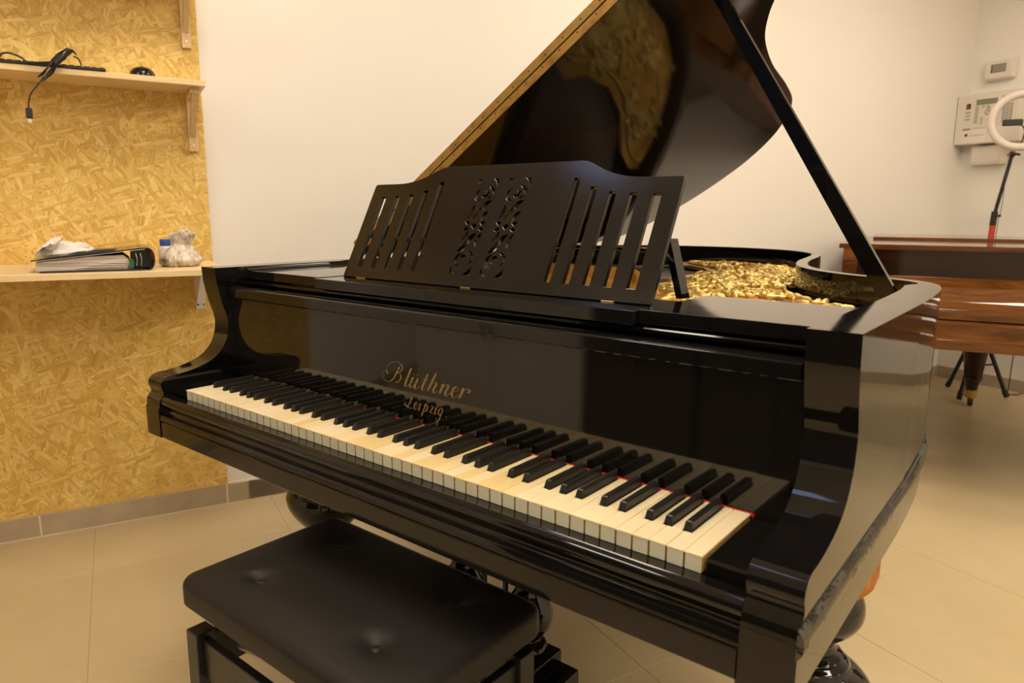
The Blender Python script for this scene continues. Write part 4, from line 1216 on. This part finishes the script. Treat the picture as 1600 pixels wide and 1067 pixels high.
# ================================================================== BROWN GRAND PIANO
BR = radians(11.0)
bp = empty('grand_piano', (.066, 2.66, 0), BR, 'closed brown rosewood grand piano standing behind the black one', 'piano')
BWd = 1.58
bo = [(.02, .02), (.02, .5), (.02, 1.1), (.05, 1.33), (.14, 1.48), (.28, 1.575), (.45, 1.63), (.62, 1.64), (.78, 1.57), (.88, 1.42), (.94, 1.22), (1.06, 1.04), (1.24, .86), (1.42, .70), (1.54, .52), (1.56, .3), (1.56, .02)]
bout = [Vector((p.x, p.y)) for p in cat_rom([(a, b, 0) for a, b in bo], 5)]
binn = offset_path(bout, -.055)
wall_strip(bout, binn, K-.13, K+.2535).obj('rim', 'rosewood', bp, 40)
lidb = [(p.x, p.y) for p in offset_path(bout, .018)]
lb = [(0.0, 0.0)]+[q for q in lidb if q[1] > .03]+[(BWd, 0.0)]
blid = MB().extr(lb, K+.254, K+.2745, axis='z').obj('lid', 'rosewood', bp, 30)
fl_ = [(.12, .80)]+[(max(x, .12) if x < .5 else x-.02, y-.02) for x, y in lidb if y > .84]+[(1.24, .80)]
MB().extr(fl_, K+.275, K+.287, axis='z').obj('folded_lid', 'rosewood', blid, 30)
barm = [(-.02, .2535), (-.035, .20), (-.02, .13), (-.05, .085), (-.13, .06), (-.215, .05), (-.245, .035), (-.255, .01), (-.25, -.02), (-.262, -.05), (-.262, -.13), (.02, -.13), (.02, .2535)]
ba = cat_rom([(a, b, 0) for a, b in barm[:9]], 4)[:-1]
bap = [(p.x, p.y) for p in ba]+barm[8:]
for a in (.02, 1.50): MB().extr(Kz(bap), a, a+.06).obj('case_arm', 'rosewood', bp, 30)
MB().box((.081, -.03, K+.05), (1.499, .02, K+.2535)).obj('name_board', 'darkrose', bp)
fbp_ = [(-.031, .145), (-.06, .140), (-.12, .115), (-.18, .085), (-.222, .062), (-.240, .040), (-.246, .018), (-.244, -.005), (-.031, -.005)]
fq = cat_rom([(a, b, 0) for a, b in fbp_[:8]], 4)
MB().extr(Kz([(p.x, p.y) for p in fq]+[fbp_[-1]]), .081, 1.499).obj('closed_fallboard', 'rosewood', bp, 40)
MB().extr(Kz([(-.240, -.009), (-.252, -.012), (-.258, -.022), (-.252, -.032), (-.250, -.06), (-.262, -.075), (-.266, -.085), (-.05, -.085), (-.05, -.009)]), .081, 1.499).obj('keyslip', 'rosewood', bp, 30)
MB().box((.081, -.268, K-.125), (1.499, .20, K-.0855), 0, .004, 2).obj('keybed', 'rosewood', bp, 40)
MB().box((.03, .02, K-.128), (.12, 1.2, K-.06)).obj('bottom_beam', 'darkrose', bp)
MB().extr([(p.x, p.y) for p in binn], K-.02, K+.0, axis='z').obj('soundboard', 'darkrose', bp)
bl = [(.075, -.131), (.075, -.16), (.082, -.18), (.078, -.205), (.062, -.22), (.070, -.24), (.074, -.28), (.068, -.36), (.057, -.46), (.048, -.545), (.050, -.552), (.052, -.562), (.045, -.572), (.036, -.60), (.030, -.632)]
blq = [(v.x, v.z+K) for v in cat_rom([(a, 0, b) for a, b in bl], 3)]
for x, y in ((.16, .12), (1.46, .13), (.718, 1.468)):
    l_ = MB().lathe([(r_*1.0, z) for r_, z in blq], (x, y, 0), 16).obj('leg', 'darkrose', bp, 20)
    MB().lathe([(.038, .0985), (.036, .094), (.033, .060), (.030, .050)], (x, y, 0), 20).obj('brass_ferrule', 'brass', l_, 45)
    MB().lathe([(.010, -.014), (.028, -.013), (.030, -.006), (.030, .006), (.028, .013), (.010, .014)], (x, y-.006, .0302), 20, 0, 'x').obj('caster', 'darkscrew', l_, 45)
MB().box((.718-.17, 1.42, K-.129), (.718+.17, 1.52, K-.021)).obj('leg_block', 'darkrose', bp)

# ================================================================== low black cabinets behind the camera (seen only as dark reflections in the fallboard); a white one added for an even pale reflection
for x0_, x1_, lb_, mt_ in ((-.72, -.215, 'low black cabinet behind the camera, standing next to the white one', 'cabinetblack'), (-.19, .42, 'low black cabinet behind the camera, the one farthest from the white cabinet', 'cabinetblack'), (-1.78, -.74, 'low white cabinet added out of view for its pale reflection, between the strand board wall and the black cabinets', 'wall')):
    r_ = empty('cabinet', ((x0_+x1_)/2, -1.72, 0), 0, lb_, 'cabinet')
    w_ = (x1_-x0_)/2
    MB().box((-w_, -.22, .0), (w_, .20, 1.05), 0, .004).obj('body', mt_, r_)
    for sg in (-1, 1):
        d_ = MB().box((-w_+.006 if sg < 0 else .003, .2005, .06), (-.003 if sg < 0 else w_-.006, .218, 1.03), 0, .002).obj('door', mt_, r_)
        MB().tube([(sg*.03, .235, .55), (sg*.03, .235, .68)], .005, 8).obj('handle', 'darkscrew', d_)
